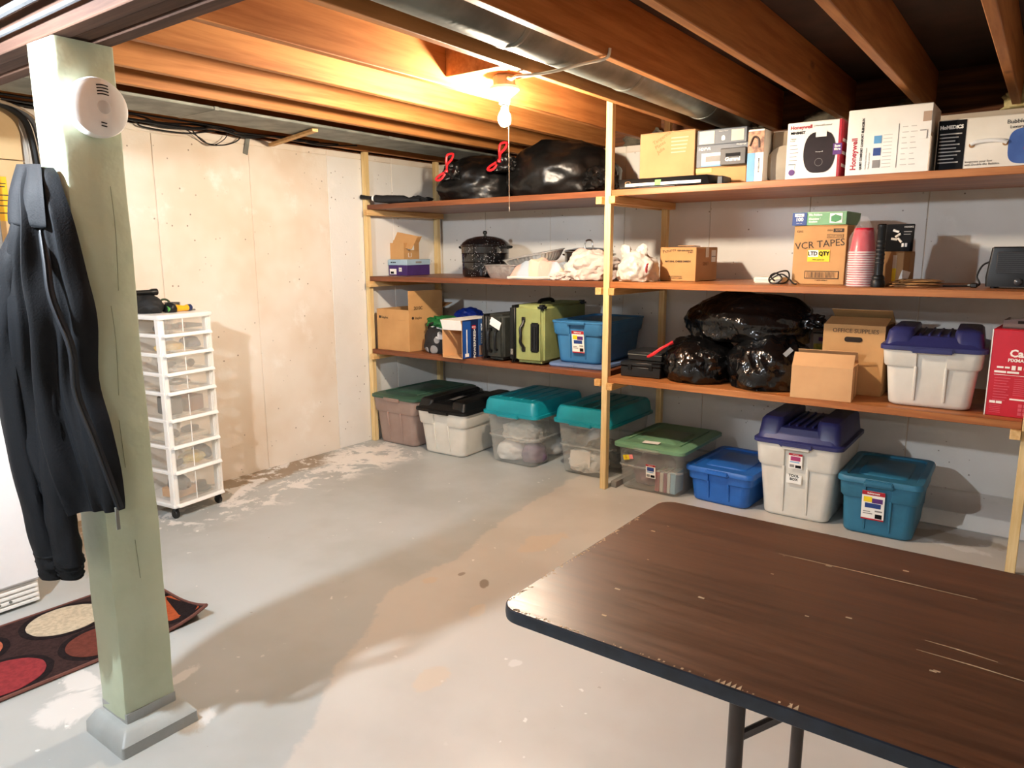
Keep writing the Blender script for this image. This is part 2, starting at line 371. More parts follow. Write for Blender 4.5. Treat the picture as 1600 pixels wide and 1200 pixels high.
for i, (pth, lab) in enumerate([
    ([(.03, -3.5, 2.17), (.03, -2.62, 2.165), (.03, -2.48, 2.13), (.03, -2.25, 2.125), (.03, -2.1, 2.15), (.03, -1.95, 2.19)], 'black cable sagging in a long shallow loop along the left wall top'),
    ([(.06, -3.5, 2.18), (.06, -2.6, 2.18), (.06, -2.4, 2.145), (.06, -2.2, 2.15), (.06, -2.0, 2.19)], 'upper black cable running just above the sagging one'),
    ([(.03, -2.2, 2.16), (.03, -2.12, 2.09), (.03, -2.0, 2.085), (.03, -1.9, 2.12), (.03, -1.86, 2.165)], 'small black cable loop hanging nearest the metal strap'),
    ([(.02, -3.4, 2.185), (.02, -2.7, 2.19), (.02, -2.3, 2.175), (.02, -1.9, 2.185), (.02, -.9, 2.185)], 'thin black cable lying straight on top of the left wall'),
    ([(.045, -2.3, 2.17), (.05, -2.16, 2.11), (.045, -2.08, 2.075), (.04, -1.99, 2.12), (.04, -1.96, 2.17)], 'thin dark cable dropping in the lowest narrow loop')]):
    tag(obj('cable', tube(pth, .005-.0006*i, 6, smooth=6), cabm), lab, 'cable', 'black cables along the left wall top')
for k in range(7):
    y0 = -3.1+.16*k; zz = 2.175+random.uniform(-.006, .012); xx = .03+.012*k
    pts = [(xx, -3.6, zz)]+[(xx+random.uniform(-.01, .01), y0+.2*q, zz-.03*math.sin(q*1.3+k)**2) for q in range(5)]+[(xx, y0+1.15, zz+.005)]
    tag(obj('cable', tube(pts, .0055, 6, smooth=5), cabm), 'black cable bundled with others in the gap above the left wall', 'cable', 'bundled cables above the left wall')
tag(obj('lamp_cable', tube([(2.11, -1.90, 2.205), (2.22, -2.02, 2.165), (2.30, -2.09, 2.154), (2.40, -2.085, 2.148), (2.50, -2.08, 2.150), (2.62, -2.09, 2.155), (2.72, -2.10, 2.158), (2.735, -2.10, 2.19)], .006, 8, smooth=6), M('white_cable', '#e7dcc6', .5)), 'white electric cable running from the bulb across the round duct', 'cable')
t = thing('rigid_pipe', 'black pipe clamped along the old beam at the column top', 'pipe', (0, -3.835, 2.11))
obj('pipe_run', tube([(.2, 0, 0), (4.2, 0, 0)], .035, 14), M('matt_black_pipe', '#0e0e10', .7, spec=.2), t)
for x in (1.2, 2.6): obj('clamp', tube([(x-.012, 0, 0), (x+.012, 0, 0)], .039, 14), galv_dull, t)
gc = M('grey_cable', '#5a5b5e', .6, hex2='#48494c', spec=.2)
for i, (z, r, lab) in enumerate([(2.055, .011, 'lowest grey cable clipped along the old beam'), (2.165, .010, 'grey cable clipped along the old beam above the black pipe'), (2.02, .007, 'thin pale cable stapled low along the old beam edge')]):
    tag(obj('cable', tube([(.2, -3.79-.03*(i == 0), z), (1.2, -3.80, z-.012), (2.0, -3.79-.02*(i == 0), z), (4.0, -3.80, z+.01)], r, 8, smooth=5), gc), lab, 'cable', 'cables on the old beam')

# electrical board and cables behind the jacket
t = thing('electrical_board', 'tan plywood electrical board on the left wall behind the jacket', 'board', (.005, -3.09, 1.45))
tanp = M('tan_plywood', '#cdb083', .7, hex2='#bd9d6e', vs=3)
obj('board_panel', bx(0, .02, -.85, -.0, 0, .44), tanp, t, bev=.002); obj('board_panel', bx(0, .02, -.85, -.0, .444, .70), tanp, t, bev=.002)
box_ = obj('breaker_box', bx(.021, .11, -.72, -.16, -.25, .38), M('grey_enamel', '#7c7d7c', .45), t, bev=.006)
obj('breaker_door', bx(.111, .118, -.68, -.2, -.2, .33), M('grey_enamel_door', '#8d8e8d', .45), box_, bev=.003)
st_ = obj('yellow_sticker', bx(.0215, .0225, -.145, -.085, .15, .36), M('amber_sticker', '#f0b90f', .6, hex2='#e8ad08'), t, smooth=False)
for k, (a, b, z) in enumerate([(.0, .05, .325), (.01, .045, .31), (.0, .055, .27), (.005, .05, .245), (.0, .05, .22), (.01, .05, .185)]):
    obj('handwriting', bx(.0226, .023, -.14+a, -.14+b, z, z+.005), ink, st_, smooth=False)
for i, (dy, r, m, lab) in enumerate([(0, .016, black_pl, 'thick black service cable bending down behind the jacket'), (.032, .011, gc, 'grey cable bending down beside the thick black one'), (.055, .008, M('beige_cable', '#a08c74', .5), 'beige cable outermost of those bending down behind the column')]):
    tag(obj('cable', tube([(.06+.02*i, -3.75, 2.17-.01*i), (.06+.02*i, -3.35, 2.165), (.06, -3.12+dy, 2.12), (.05, -3.05+dy, 1.98), (.04, -3.04+dy, 1.6), (.04, -3.04+dy, 1.2)], r, 8, smooth=6), m), lab, 'cable', 'service cables by the electrical board')

# ------------------------------------------------------------------ green column, smoke alarm
green = M('mint_green_paint', '#c2cdb2', .5, hex2='#b5c1a4', vs=4, bump=.3, bs=16)
grey_base = M('grey_floor_paint', '#a9aeac', .45, hex2='#9b9f9c', bump=.2, bs=25)
t = thing('support_column', 'square green-painted wooden column on a grey concrete plinth', 'column', (2.003, -3.695, 0))
def rough_post(w, z0, z1, n=40, amp=.005, seed=0):
    L = []
    for i in range(n+1):
        z = z0+(z1-z0)*i/n; ring = rrect(0, 0, w, w, .006, z, 2)
        L.append([(x+amp*noise.noise((x*9+seed, y*9, z*7)), y+amp*noise.noise((x*9, y*9+5+seed, z*7)), z) for x, y, _ in ring])
    return loft(L)
po = obj('post', rough_post(.152, .07, 1.981), green, t)
obj('painted_foot', rough_post(.1555, .062, .095, 4, .002, 3), grey_base, t)
obj('plinth', loft([rrect(.02, -.006, .235, .235, .008, 0), rrect(.02, -.006, .232, .232, .008, .034), rrect(.014, -.004, .195, .195, .008, .060), rrect(.010, -.004, .17, .17, .008, .064)]), grey_base, t)
dk = M('wood_crack', '#7b866a', .8)
for p in ([(.0775, .03, 1.62), (.0777, .032, 1.5), (.0775, .024, 1.34)], [(.0775, .0, 1.30), (.0777, .003, 1.2), (.0775, -.004, 1.05)], [(.0775, -.01, .98), (.0775, -.006, .84)], [(.0775, .0, .62), (.0776, .004, .5)]):
    obj('check_crack', tube(p, .0008, 5, smooth=4), dk, po)
t = thing('smoke_alarm', 'round white smoke alarm on the side of the green column', 'smoke alarm', (2.082, -3.690, 1.815))
t.rotation_euler = (0, R(90), 0)
obj('back_plate', lathe([(.070, 0), (.0735, .003), (.0735, .012), (.071, .014)], 48), white_pl, t)
cov = obj('cover', lathe([(.071, .014), (.0755, .018), (.0755, .030), (.072, .038), (.060, .0435), (.03, .046), (.004, .0465)], 48), white_pl, t)
obj('test_button', lathe([(.017, .0455), (.017, .0475), (.015, .0482), (.002, .0484)], 28, (0, .006, 0)), M('pale_grey_plastic', '#d2d0cc', .4), cov)
for i in range(4):
    pts = [(-.052+.0075*i, .003+.012*math.sin(k/6*math.pi)*0+(k-3)*.0048+.004, .0446+.0004*i) for k in range(7)]
    pts = [(x-.0035*math.cos((k-3)/3*1.1), y, z) for k, (x, y, z) in enumerate(pts)]
    obj('sound_slot', tube(pts, .0016, 6), black_pl, cov)
for i in range(2): obj('lower_slot', tube([(.038+.008*i, -.004, .0456-.0005*i), (.040+.008*i, .010, .0454-.0005*i)], .0016, 6), black_pl, cov)

# ------------------------------------------------------------------ jacket
jk = M('navy_softshell', '#080d13', .72, hex2='#05090e', vs=4, bump=.12, bs=220, spec=.3)
jin = M('jacket_lining', '#10161e', .6, hex2='#0b1016', vs=5)
t = thing('jacket', 'dark navy zip jacket hanging from the green column', 'jacket', (2.0, -3.80, .55))
rows = [((1.935, -3.81, 1.666), (2.042, -3.785, 1.661)), ((1.931, -3.82, 1.644), (2.066, -3.785, 1.639)), ((1.929, -3.83, 1.603), (2.085, -3.785, 1.598)),
        ((1.945, -3.86, 1.519), (2.107, -3.777, 1.517)), ((1.917, -3.89, 1.386), (2.121, -3.765, 1.386)), ((1.916, -3.9, 1.268), (2.133, -3.757, 1.268)),
        ((1.886, -3.9, 1.11), (2.105, -3.757, 1.108)), ((1.881, -3.9, .983), (2.130, -3.75, .986)), ((1.92, -3.89, .858), (2.151, -3.745, .863)),
        ((1.96, -3.87, .79), (2.155, -3.745, .775)), ((1.985, -3.86, .752), (2.150, -3.745, .745))]
def smooth_rows(rows, k):
    Ls = catmull([a for a, b in rows], k); Rs = catmull([b for a, b in rows], k); return list(zip(Ls, Rs))
def drape(rows, depth, folds, seed, n=44, back=.012, base=(2.0, -3.80, .55), k=5):
    out = []; rr = smooth_rows(rows, k); B = Vector(base)
    for i, (a, b) in enumerate(rr):
        f = i/(len(rr)-1); ch = b-a; nn = Vector((ch.y, -ch.x, 0)).normalized(); L = []
        for j in range(n+1):                                   # camera-facing side with folds
            s = j/n; env = math.sin(math.pi*s)**.55
            fold = sum(am*math.sin(fr*math.pi*s+ph+1.6*noise.noise((s*2, f*2.5, seed+q))) for q, (am, fr, ph) in enumerate(folds))
            d = env*depth*(.55+.45*min(1, f*3))+fold*min(1, .25+f*1.6)*env
            L.append(tuple(a+ch*s+nn*max(d, -.004*env)-B))
        for j in range(n-1, 0, -1):
            s = j/n; L.append(tuple(a+ch*s-nn*back*math.sin(math.pi*s)*(.4+.3*math.sin(9*s+3*f))-B))
        out.append(L)
    return loft(out)
obj('body', drape(rows, .045, [(.016, 5, .4), (.009, 9, 1.3), (.004, 15, .2)], 2.), jk, t)
sl = [(-.035, -.015, .99), (-.055, -.072, .88), (-.085, -.095, .72), (-.10, -.098, .54), (-.09, -.095, .36), (-.06, -.088, .19), (-.035, -.082, .08), (-.025, -.08, .035)]
def sleeve(path, r0, r1, seed, squash=.62):
    P = catmull(path, 7); L = []
    for i, q in enumerate(P):
        f = i/(len(P)-1); r = r0+(r1-r0)*f
        L.append([(q.x+(r*(1+.16*noise.noise((math.cos(a)*1.7, math.sin(a)*1.7+f*9, seed))))*math.cos(a)*.95, q.y+r*squash*(1+.2*noise.noise((math.cos(a)*1.7+4, math.sin(a)*1.7, seed+f*9)))*math.sin(a), q.z) for a in [2*math.pi*k/22 for k in range(22)]])
    e = L[-1]; c = P[-1]; L.append([(c.x+(x-c.x)*.8, c.y+(y-c.y)*.8, z+.004) for x, y, z in e])
    return loft(L)
sv = obj('sleeve', sleeve(sl, .05, .052, 1.), jk, t)
obj('cuff', sleeve([(-.034, -.082, .07), (-.027, -.080, .035), (-.024, -.08, .0)], .053, .047, 5.), jk, sv)
sl2 = [(-.02, -.03, .62), (.0, -.05, .42), (.012, -.058, .22), (.02, -.055, .10), (.03, -.055, .045)]
sv2 = obj('sleeve', sleeve(sl2, .05, .056, 3.), jk, t)
obj('cuff', sleeve([(.026, -.055, .06), (.03, -.055, .03), (.032, -.054, .005)], .056, .045, 8.), jk, sv2)
col_r = [((1.945, -3.835, 1.672), (2.035, -3.812, 1.668)), ((1.95, -3.862, 1.60), (2.075, -3.83, 1.60)), ((1.965, -3.878, 1.53), (2.09, -3.838, 1.52)), ((1.972, -3.876, 1.515), (2.085, -3.838, 1.505))]
obj('collar', drape(col_r, .007, [(.004, 4, .3)], 6., 20), jk, t)
zp = [(2.055, -3.835, 1.50), (2.085, -3.845, 1.42), (2.105, -3.85, 1.33), (2.135, -3.83, 1.2), (2.125, -3.825, 1.08), (2.155, -3.805, .95), (2.168, -3.785, .84), (2.165, -3.765, .755)]
obj('zip_placket', tube([tuple(Vector(q)-Vector((2.0, -3.80, .55))) for q in zp], .011, 8, smooth=6, flat=.5), jin, t)
z = obj('zipper', tube([tuple(Vector(q)-Vector((2.0, -3.80, .55))+Vector((.007, -.007, 0))) for q in zp], .0035, 6, smooth=6), jin, t)
obj('zip_pull', bx(.160, .164, .022, .032, .145, .21), galv_dull, z, bev=.001)
hk = thing('coat_hook', 'small metal hook behind the jacket collar on the column', 'hook', (1.99, -3.772, 1.62))
obj('hook_plate', bx(-.012, .012, -.004, 0, -.03, .03), galv_dull, hk, bev=.001); obj('hook_arm', tube([(0, -.003, -.01), (0, -.02, -.02), (0, -.03, -.005), (0, -.032, .012)], .003, 8, smooth=4), galv_dull, hk)

# ------------------------------------------------------------------ freezer, rug
t = thing('freezer', 'white upright freezer at the left edge behind the jacket', 'freezer', (.88, -3.53, 0))
fz = M('white_enamel', '#f0f2f4', .28, hex2='#eaecef')
obj('cabinet', bx(-.66, -.062, -.70, 0, .03, 1.55), fz, t, bev=.012, seg=3)
dr = obj('door', bx(-.055, 0, -.70, .002, .105, 1.545), fz, t, bev=.012, seg=3)
obj('door_gasket', bx(-.062, -.055, -.69, -.006, .11, 1.54), M('grey_gasket', '#b9b9b6', .7), dr)
obj('handle', tube([(.0, -.60, .80), (.035, -.60, .83), (.035, -.60, 1.15), (0, -.60, 1.18)], .011, 10, smooth=5), fz, dr)
gr = obj('kick_grille', bx(-.06, -.022, -.69, -.01, .008, .098), white_pl, t, bev=.002)
for k in range(4): obj('grille_slat', bx(-.022, -.010, -.685, -.015, .014+k*.021, .027+k*.021), white_pl, gr, bev=.002)
for k in (-.12, -.16): obj('screw', lathe([(.006, 0), (.006, .003), (.001, .004)], 10), galv_dull, gr, (-.010, k, .045), (0, R(90), 0))

rugc = {}
t = thing('rug', 'brown runner rug with red, orange and cream circles beside the column', 'rug', (1.25, -4.04, 0), -2)
def rugm(n, h, h2): return M(n, h, .95, hex2=h2, vs=60, bump=.5, bs=400, spec=.1)
def rug_z(x, y):    # the near right corner curls up
    d = max(0, (x-.16)*1.2+(y-.74)*1.6); return .055*min(1, d*d*8)
def rug_sheet(x0, x1, y0, y1, z0, z1, nx=16, ny=48):
    bm = bmesh.new(); g = []
    for zz in (z0, z1):
        g.append([[bm.verts.new((x0+(x1-x0)*i/nx, y0+(y1-y0)*j/ny, zz+rug_z(x0+(x1-x0)*i/nx, y0+(y1-y0)*j/ny))) for i in range(nx+1)] for j in range(ny+1)])
    for j in range(ny):
        for i in range(nx):
            bm.faces.new((g[1][j][i], g[1][j][i+1], g[1][j+1][i+1], g[1][j+1][i])); bm.faces.new((g[0][j+1][i], g[0][j+1][i+1], g[0][j][i+1], g[0][j][i]))
    for j in range(ny):
        bm.faces.new((g[0][j][0], g[1][j][0], g[1][j+1][0], g[0][j+1][0])); bm.faces.new((g[0][j+1][nx], g[1][j+1][nx], g[1][j][nx], g[0][j][nx]))
    for i in range(nx):
        bm.faces.new((g[0][0][i+1], g[1][0][i+1], g[1][0][i], g[0][0][i])); bm.faces.new((g[0][ny][i], g[1][ny][i], g[1][ny][i+1], g[0][ny][i+1]))
    return bm
obj('pile', rug_sheet(-.275, .275, -.85, .85, .001, .010), rugm('rug_brown', '#3b2a28', '#2e201f'), t)
def disc(cx, cy, rx, ry, z, th=.002, n=40, wob=.02, seed=0, clipy=None):
    bm = bmesh.new(); pts = []
    for k in range(n):
        a = 2*math.pi*k/n; q = 1+wob*noise.noise((math.cos(a)*4+seed, math.sin(a)*4, 1))
        x, y = cx+rx*q*math.cos(a), cy+ry*q*math.sin(a)
        x = max(-.262, min(.262, x)); y = max(-.838, min(.838, y)); pts.append((x, y))
    return loft([[(x, y, z+rug_z(x, y)) for x, y in pts], [(x, y, z+th+rug_z(x, y)) for x, y in pts]], bm)
circles = [(-.13, .48, .12, .135, '#c9baa0'), (.14, .17, .12, .14, '#93373a'), (-.13, .14, .11, .12, '#b9664b'), (.15, .50, .11, .12, '#6d3a30'), (.12, .80, .13, .10, '#ad5430'), (-.14, .80, .11, .09, '#6d3a30'),
           (.14, -.18, .12, .13, '#c9baa0'), (-.13, -.20, .12, .13, '#93373a'), (.13, -.52, .11, .13, '#b9664b'), (-.13, -.55, .12, .13, '#6d3a30'), (.0, -.80, .12, .07, '#ad5430')]
for i, (cx, cy, rx, ry, h) in enumerate(circles):
    rg = obj('ring', disc(cx, cy, rx+.022, ry+.024, .0095, .0012, seed=i), rugm('rug_black', '#231b1c', '#1b1415'), t)
    obj('circle', disc(cx, cy, rx, ry, .0105, .0018, seed=i+20), rugm('rug_'+h[1:], h, '#%02x%02x%02x' % tuple(int(int(h[k:k+2], 16)*.88) for k in (1, 3, 5))), rg)
bd = M('rug_binding', '#6e4338', .9, bump=.3, bs=200)
for pth in ([(-.275, -.85), (-.275, .85)], [(.275, -.85), (.275, .85)], [(-.275, .85), (.275, .85)], [(-.275, -.85), (.275, -.85)]):
    (a, b), (c, d) = pth; N = 30
    obj('binding', tube([(a+(c-a)*k/N, b+(d-b)*k/N, .0075+rug_z(a+(c-a)*k/N, b+(d-b)*k/N)) for k in range(N+1)], .0065, 6), bd, t)

# ------------------------------------------------------------------ drawer cart
t = thing('drawer_cart', 'white plastic rolling cart with eight clear drawers against the left wall', 'drawer cart', (.42, -2.70, 0), 8)
fr_m = M('white_cart_plastic', '#f5f3ee', .35, hex2='#efece6')
clr = M('clear_drawer_plastic', '#e9e4da', .18, hex2='#e2dccf', clear=.17)
CW, CD = .335, .36; heights = [.185, .142, .148, .148, .104, .104, .104, .104]; z = .085
for x in (-CD+.02, -.02):
    for y in (.02, CW-.02): obj('frame_post', bx(x-.02, x+.02, y-.018, y+.018, .07, 1.115), fr_m, t, bev=.006, seg=2)
for k in range(4):
    x, y = (-.03 if k % 2 else -CD+.03), (.025 if k < 2 else CW-.025)
    cs = obj('caster', tube([(x, y-.011, .024), (x, y+.011, .024)], .024, 18), black_rub, t, bev=.003)
    obj('caster_stem', lathe([(.008, .03), (.008, .07)], 10, (x, y, 0)), black_pl, cs); obj('fork', bx(x-.012, x+.012, y-.015, y+.015, .034, .052), black_pl, cs, bev=.004)
DRW = []
for i, h in enumerate(heights):
    for y in (.0, CW-.022): obj('side_rail', bx(-CD+.005, -.005, y, y+.022, z-.018, z+.002), fr_m, t, bev=.004)
    d = obj('drawer', loft([rrect(-.16, CW/2, .29, CW-.075, .012, z+.008), rrect(-.158, CW/2, .31, CW-.058, .012, z+h-.026)], cap=(True, False)), clr, t)
    obj('drawer_front', loft([[(-.008, .028, z+.004), (.012, .03, z+.004), (.012, CW-.03, z+.004), (-.008, CW-.028, z+.004)], [(-.008, .026, z+h-.022), (.018, .028, z+h-.022), (.018, CW-.028, z+h-.022), (-.008, CW-.026, z+h-.022)]]), clr, d, bev=.002)
    obj('front_lip', loft([[(-.012, .014, z-.016), (.026, .016, z-.016), (.026, CW-.016, z-.016), (-.012, CW-.014, z-.016)], [(-.012, .014, z), (.016, .016, z+.001), (.016, CW-.016, z+.001), (-.012, CW-.014, z)]]), fr_m, d, bev=.003, seg=2)
    obj('divider_rib', bx(.013, .0175, CW*.40, CW*.40+.003, z+.006, z+h-.024), fr_m, d)
    DRW.append(z); z += h
obj('base_tray', bx(-CD, .0, .0, CW, .062, .078), fr_m, t, bev=.005)
obj('top_panel', loft([rrect(-CD/2+.005, CW/2, CD+.01, CW+.006, .02, 1.098), rrect(-CD/2+.005, CW/2, CD+.02, CW+.014, .022, 1.108), rrect(-CD/2+.005, CW/2, CD+.016, CW+.01, .022, 1.122), rrect(-CD/2+.005, CW/2, CD-.02, CW-.02, .02, 1.125)]), fr_m, t)
cm = t.matrix_basis.copy()
def incart(name, bm, mat, x, y, zz, yaw, label, cat, bev=0.):
    q = Matrix.Translation((.42, -2.70, 0)) @ Matrix.Rotation(R(8), 4, 'Z') @ Vector((x, y, zz))
    return tag(obj(name, bm, mat, None, q, (0, 0, R(yaw+8)), bev=bev), label, cat)
D = DRW
dk_t = M('dark_tool', '#3a322e', .5, hex2='#2a2422'); gry_t = M('grey_tool', '#77736d', .4, .3); brw_t = M('brown_tool', '#8a5b44', .6)
def stick(L, r, n=8): return tube([(0, -L/2, r), (0, -L*.1, r), (0, L/2, r)], [r, r*1.1, r*.5], n)
incart('box', bx(-.06, .06, -.07, .07, 0, .05), kraft_l, -.12, .13, D[0]+.01, 4, 'small pale box in the bottom cart drawer', 'box', .002)
incart('power_tool', lumpy(.07, .05, .075, 4, .15), dk_t, -.08, .10, D[0]+.062, 0, 'dark power tool on the box in the bottom cart drawer', 'tool')
incart('sander_disc', lathe([(.055, 0), (.055, .012), (.035, .02), (.03, .05), (.01, .055)], 24), M('black_tool_plastic', '#2c2b2b', .4), -.09, .245, D[0]+.01, 0, 'round sander with a wide base in the bottom cart drawer', 'tool')
incart('work_glove', lumpy(.06, .085, .06, 6, .2), M('yellow_grey_glove', '#cfc6a0', .8, hex2='#c2a83a', vs=20), -.08, .20, D[1]+.01, 10, 'pale and yellow work glove in the second drawer from the bottom', 'glove')
incart('pouch', lumpy(.06, .05, .08, 7, .12), M('slate_pouch', '#4b5a66', .7), -.10, .275, D[1]+.01, 0, 'slate grey pouch in the second drawer from the bottom', 'pouch')
incart('hand_tool', stick(.13, .018), dk_t, -.06, .10, D[1]+.012, 30, 'dark handled tool in the second drawer from the bottom', 'tool')
incart('tray', bx(-.09, .09, -.12, .12, 0, .022), M('cream_tray', '#d9cdb8', .5), -.13, .17, D[2]+.01, 0, 'cream tray in the third drawer from the bottom', 'tray', .004)
incart('hand_tool', stick(.12, .015), dk_t, -.10, .12, D[2]+.034, 60, 'dark tool on the left of the cream tray', 'tool')
incart('hand_tool', lumpy(.035, .055, .035, 9, .2, sub=3), gry_t, -.11, .22, D[2]+.034, 0, 'grey tool on the right of the cream tray', 'tool')
incart('box', bx(-.05, .05, -.055, .055, 0, .085), brw_t, -.10, .225, D[3]+.01, 12, 'reddish brown box in the fourth drawer from the bottom', 'box', .003)
incart('drill_case', bx(-.055, .055, -.045, .045, 0, .10), M('slate_case', '#5b5754', .5), -.10, .10, D[3]+.01, -6, 'dark grey case in the fourth drawer from the bottom', 'case', .008)
incart('cable_coil', tube([(.05*math.cos(a), .07*math.sin(a), .02+.004*math.sin(3*a)) for a in [k*.35 for k in range(40)]], .008, 6), gry_t, -.12, .17, D[4]+.01, 0, 'coil of grey cord in the fourth drawer from the top', 'cord')
incart('hand_tool', lumpy(.05, .07, .05, 12, .25, sub=3), M('pale_tool', '#c9c4ba', .5), -.10, .16, D[5]+.01, 0, 'pale grey gadget in the third drawer from the top', 'tool')
incart('hand_tool', stick(.12, .02), dk_t, -.08, .24, D[5]+.012, 50, 'black handled tool in the third drawer from the top', 'tool')
incart('hand_tool', stick(.09, .022), dk_t, -.08, .09, D[5]+.012, -20, 'short dark tool on the left of the third drawer from the top', 'tool')
incart('packet', lumpy(.06, .08, .045, 14, .1, flat=.3), M('yellow_packet', '#e3b53c', .5, hex2='#d9c9a0', vs=18), -.09, .12, D[6]+.01, 0, 'yellow packet in the second drawer from the top', 'packet')
incart('pouch', lumpy(.05, .06, .06, 15, .12), M('blue_grey_pouch', '#4d5870', .6), -.09, .25, D[6]+.01, 0, 'blue grey pouch in the second drawer from the top', 'pouch')
for k, (y, a, m) in enumerate([(.09, 20, gry_t), (.15, -30, brw_t), (.20, 15, dk_t), (.26, -40, gry_t)]):
    incart('hand_tool', stick(.13, .016), m, -.09, y, D[7]+.012, a, ['grey screwdriver leftmost in the top cart drawer', 'brown handled tool second from left in the top drawer', 'dark tool second from right in the top drawer', 'grey pliers rightmost in the top cart drawer'][k], 'tool')
# things standing on the cart
def oncart(*a, **k): return incart(*a, **k)
oncart('camera_bag', lumpy(.12, .075, .10, 21, .1, flat=.6), M('black_nylon', '#141414', .7, bump=.2, bs=200), -.20, .075, 1.126, 0, 'rounded black pouch on top of the drawer cart', 'pouch')
t2 = thing('black_flashlight', 'short black torch lying on the black pouch on the cart', 'torch', Matrix.Translation((.42, -2.70, 0)) @ Matrix.Rotation(R(8), 4, 'Z') @ Vector((-.17, .06, 1.236)), 8)
obj('barrel', tube([(0, -.07, 0), (0, .03, 0)], .014, 14), black_pl, t2); obj('head', tube([(0, .03, 0), (0, .045, 0), (0, .07, 0)], [.014, .019, .019], 14), black_pl, t2)
oncart('black_ball', lumpy(.035, .035, .055, 23, .1), black_pl, -.10, .155, 1.126, 0, 'small black knob-shaped tool beside the pouch on the cart', 'tool')
oncart('tape_roll', tube([(.032*math.cos(a), 0, .036+.032*math.sin(a)) for a in [2*math.pi*k/24 for k in range(25)]], .006, 8), M('olive_tape', '#3d4a34', .4), -.16, .165, 1.126, 80, 'dark ring of tape standing on the drawer cart', 'tape')
t2 = thing('screwdriver', 'yellow handled screwdriver with a blue end lying on the cart', 'screwdriver', Matrix.Translation((.42, -2.70, 0)) @ Matrix.Rotation(R(8), 4, 'Z') @ Vector((-.09, .20, 1.127)), 10)
obj('handle', tube([(0, -.05, .018), (0, -.02, .02), (0, .03, .016), (0, .055, .018)], [.017, .02, .015, .018], 12), M('yellow_handle', '#f0b020', .35), t2); obj('handle_end', tube([(0, .055, .018), (0, .075, .018), (0, .085, .018)], [.018, .019, .010], 12), M('navy_handle', '#22305a', .35), t2); obj('grip', tube([(0, -.075, .017), (0, -.05, .018)], .016, 12), M('green_handle', '#5fae52', .4), t2)
oncart('metal_tin', lathe([(.045, 0), (.046, .03), (.046, .044), (.042, .044), (.042, .006)], 28), chrome, -.22, .255, 1.126, 0, 'shallow round steel tin on the far corner of the cart', 'tin')
oncart('tin_lid', lathe([(.03, 0), (.03, .006), (.004, .009)], 20), galv_dull, -.13, .300, 1.126, 0, 'small flat metal cap at the right end of the cart top', 'cap')
oncart('putty_pot', lathe([(.028, 0), (.028, .03), (.024, .034), (.004, .035)], 18), M('amber_pot', '#d9a53a', .4), -.27, .195, 1.126, 0, 'amber pot behind the screwdriver on the cart', 'pot')

# ------------------------------------------------------------------ storage shelving
t = thing('storage_shelving', 'home-built pine post shelving with brown door-slab shelves along the back wall', 'shelving', (0, 0, 0))
ZL, ZR = (1.787, 1.268, .722), (1.788, 1.267, .704); TH = .035
for x, h in ((.004, 2.163), (2.035, 2.395), (4.118, 2.163)):
    obj('post', bx(x, x+.04, -.87, -.83, 0, h), pine, t, bev=.0025)
    obj('post', bx(x, x+.04, -.105, -.065, 0, h), pine, t, bev=.0025)
    obj('base_runner', bx(x+.0405, x+.078, -.80, -.12, 0, .04), M('grey_runner', '#8a8680', .7), t, bev=.002) if x > 1 and x < 3 else None
for (x0, x1), zs, m in (((.046, 2.033), ZL, door_l), ((2.077, 4.116), ZR, door_r)):
    for z in zs: obj('shelf', bx(x0, x1, -.866, -.062, z-TH, z), m, t, bev=.002)
for zs, xs_ in ((ZL, (.0445, 1.994)), (ZR, (2.0755, 4.077))):
    for z in zs:
        for x in xs_: obj('cleat', bx(x, x+.0405, -.885-random.uniform(0, .02), -.064, z-TH-.042, z-TH-.0005), pine_y, t, bev=.002)

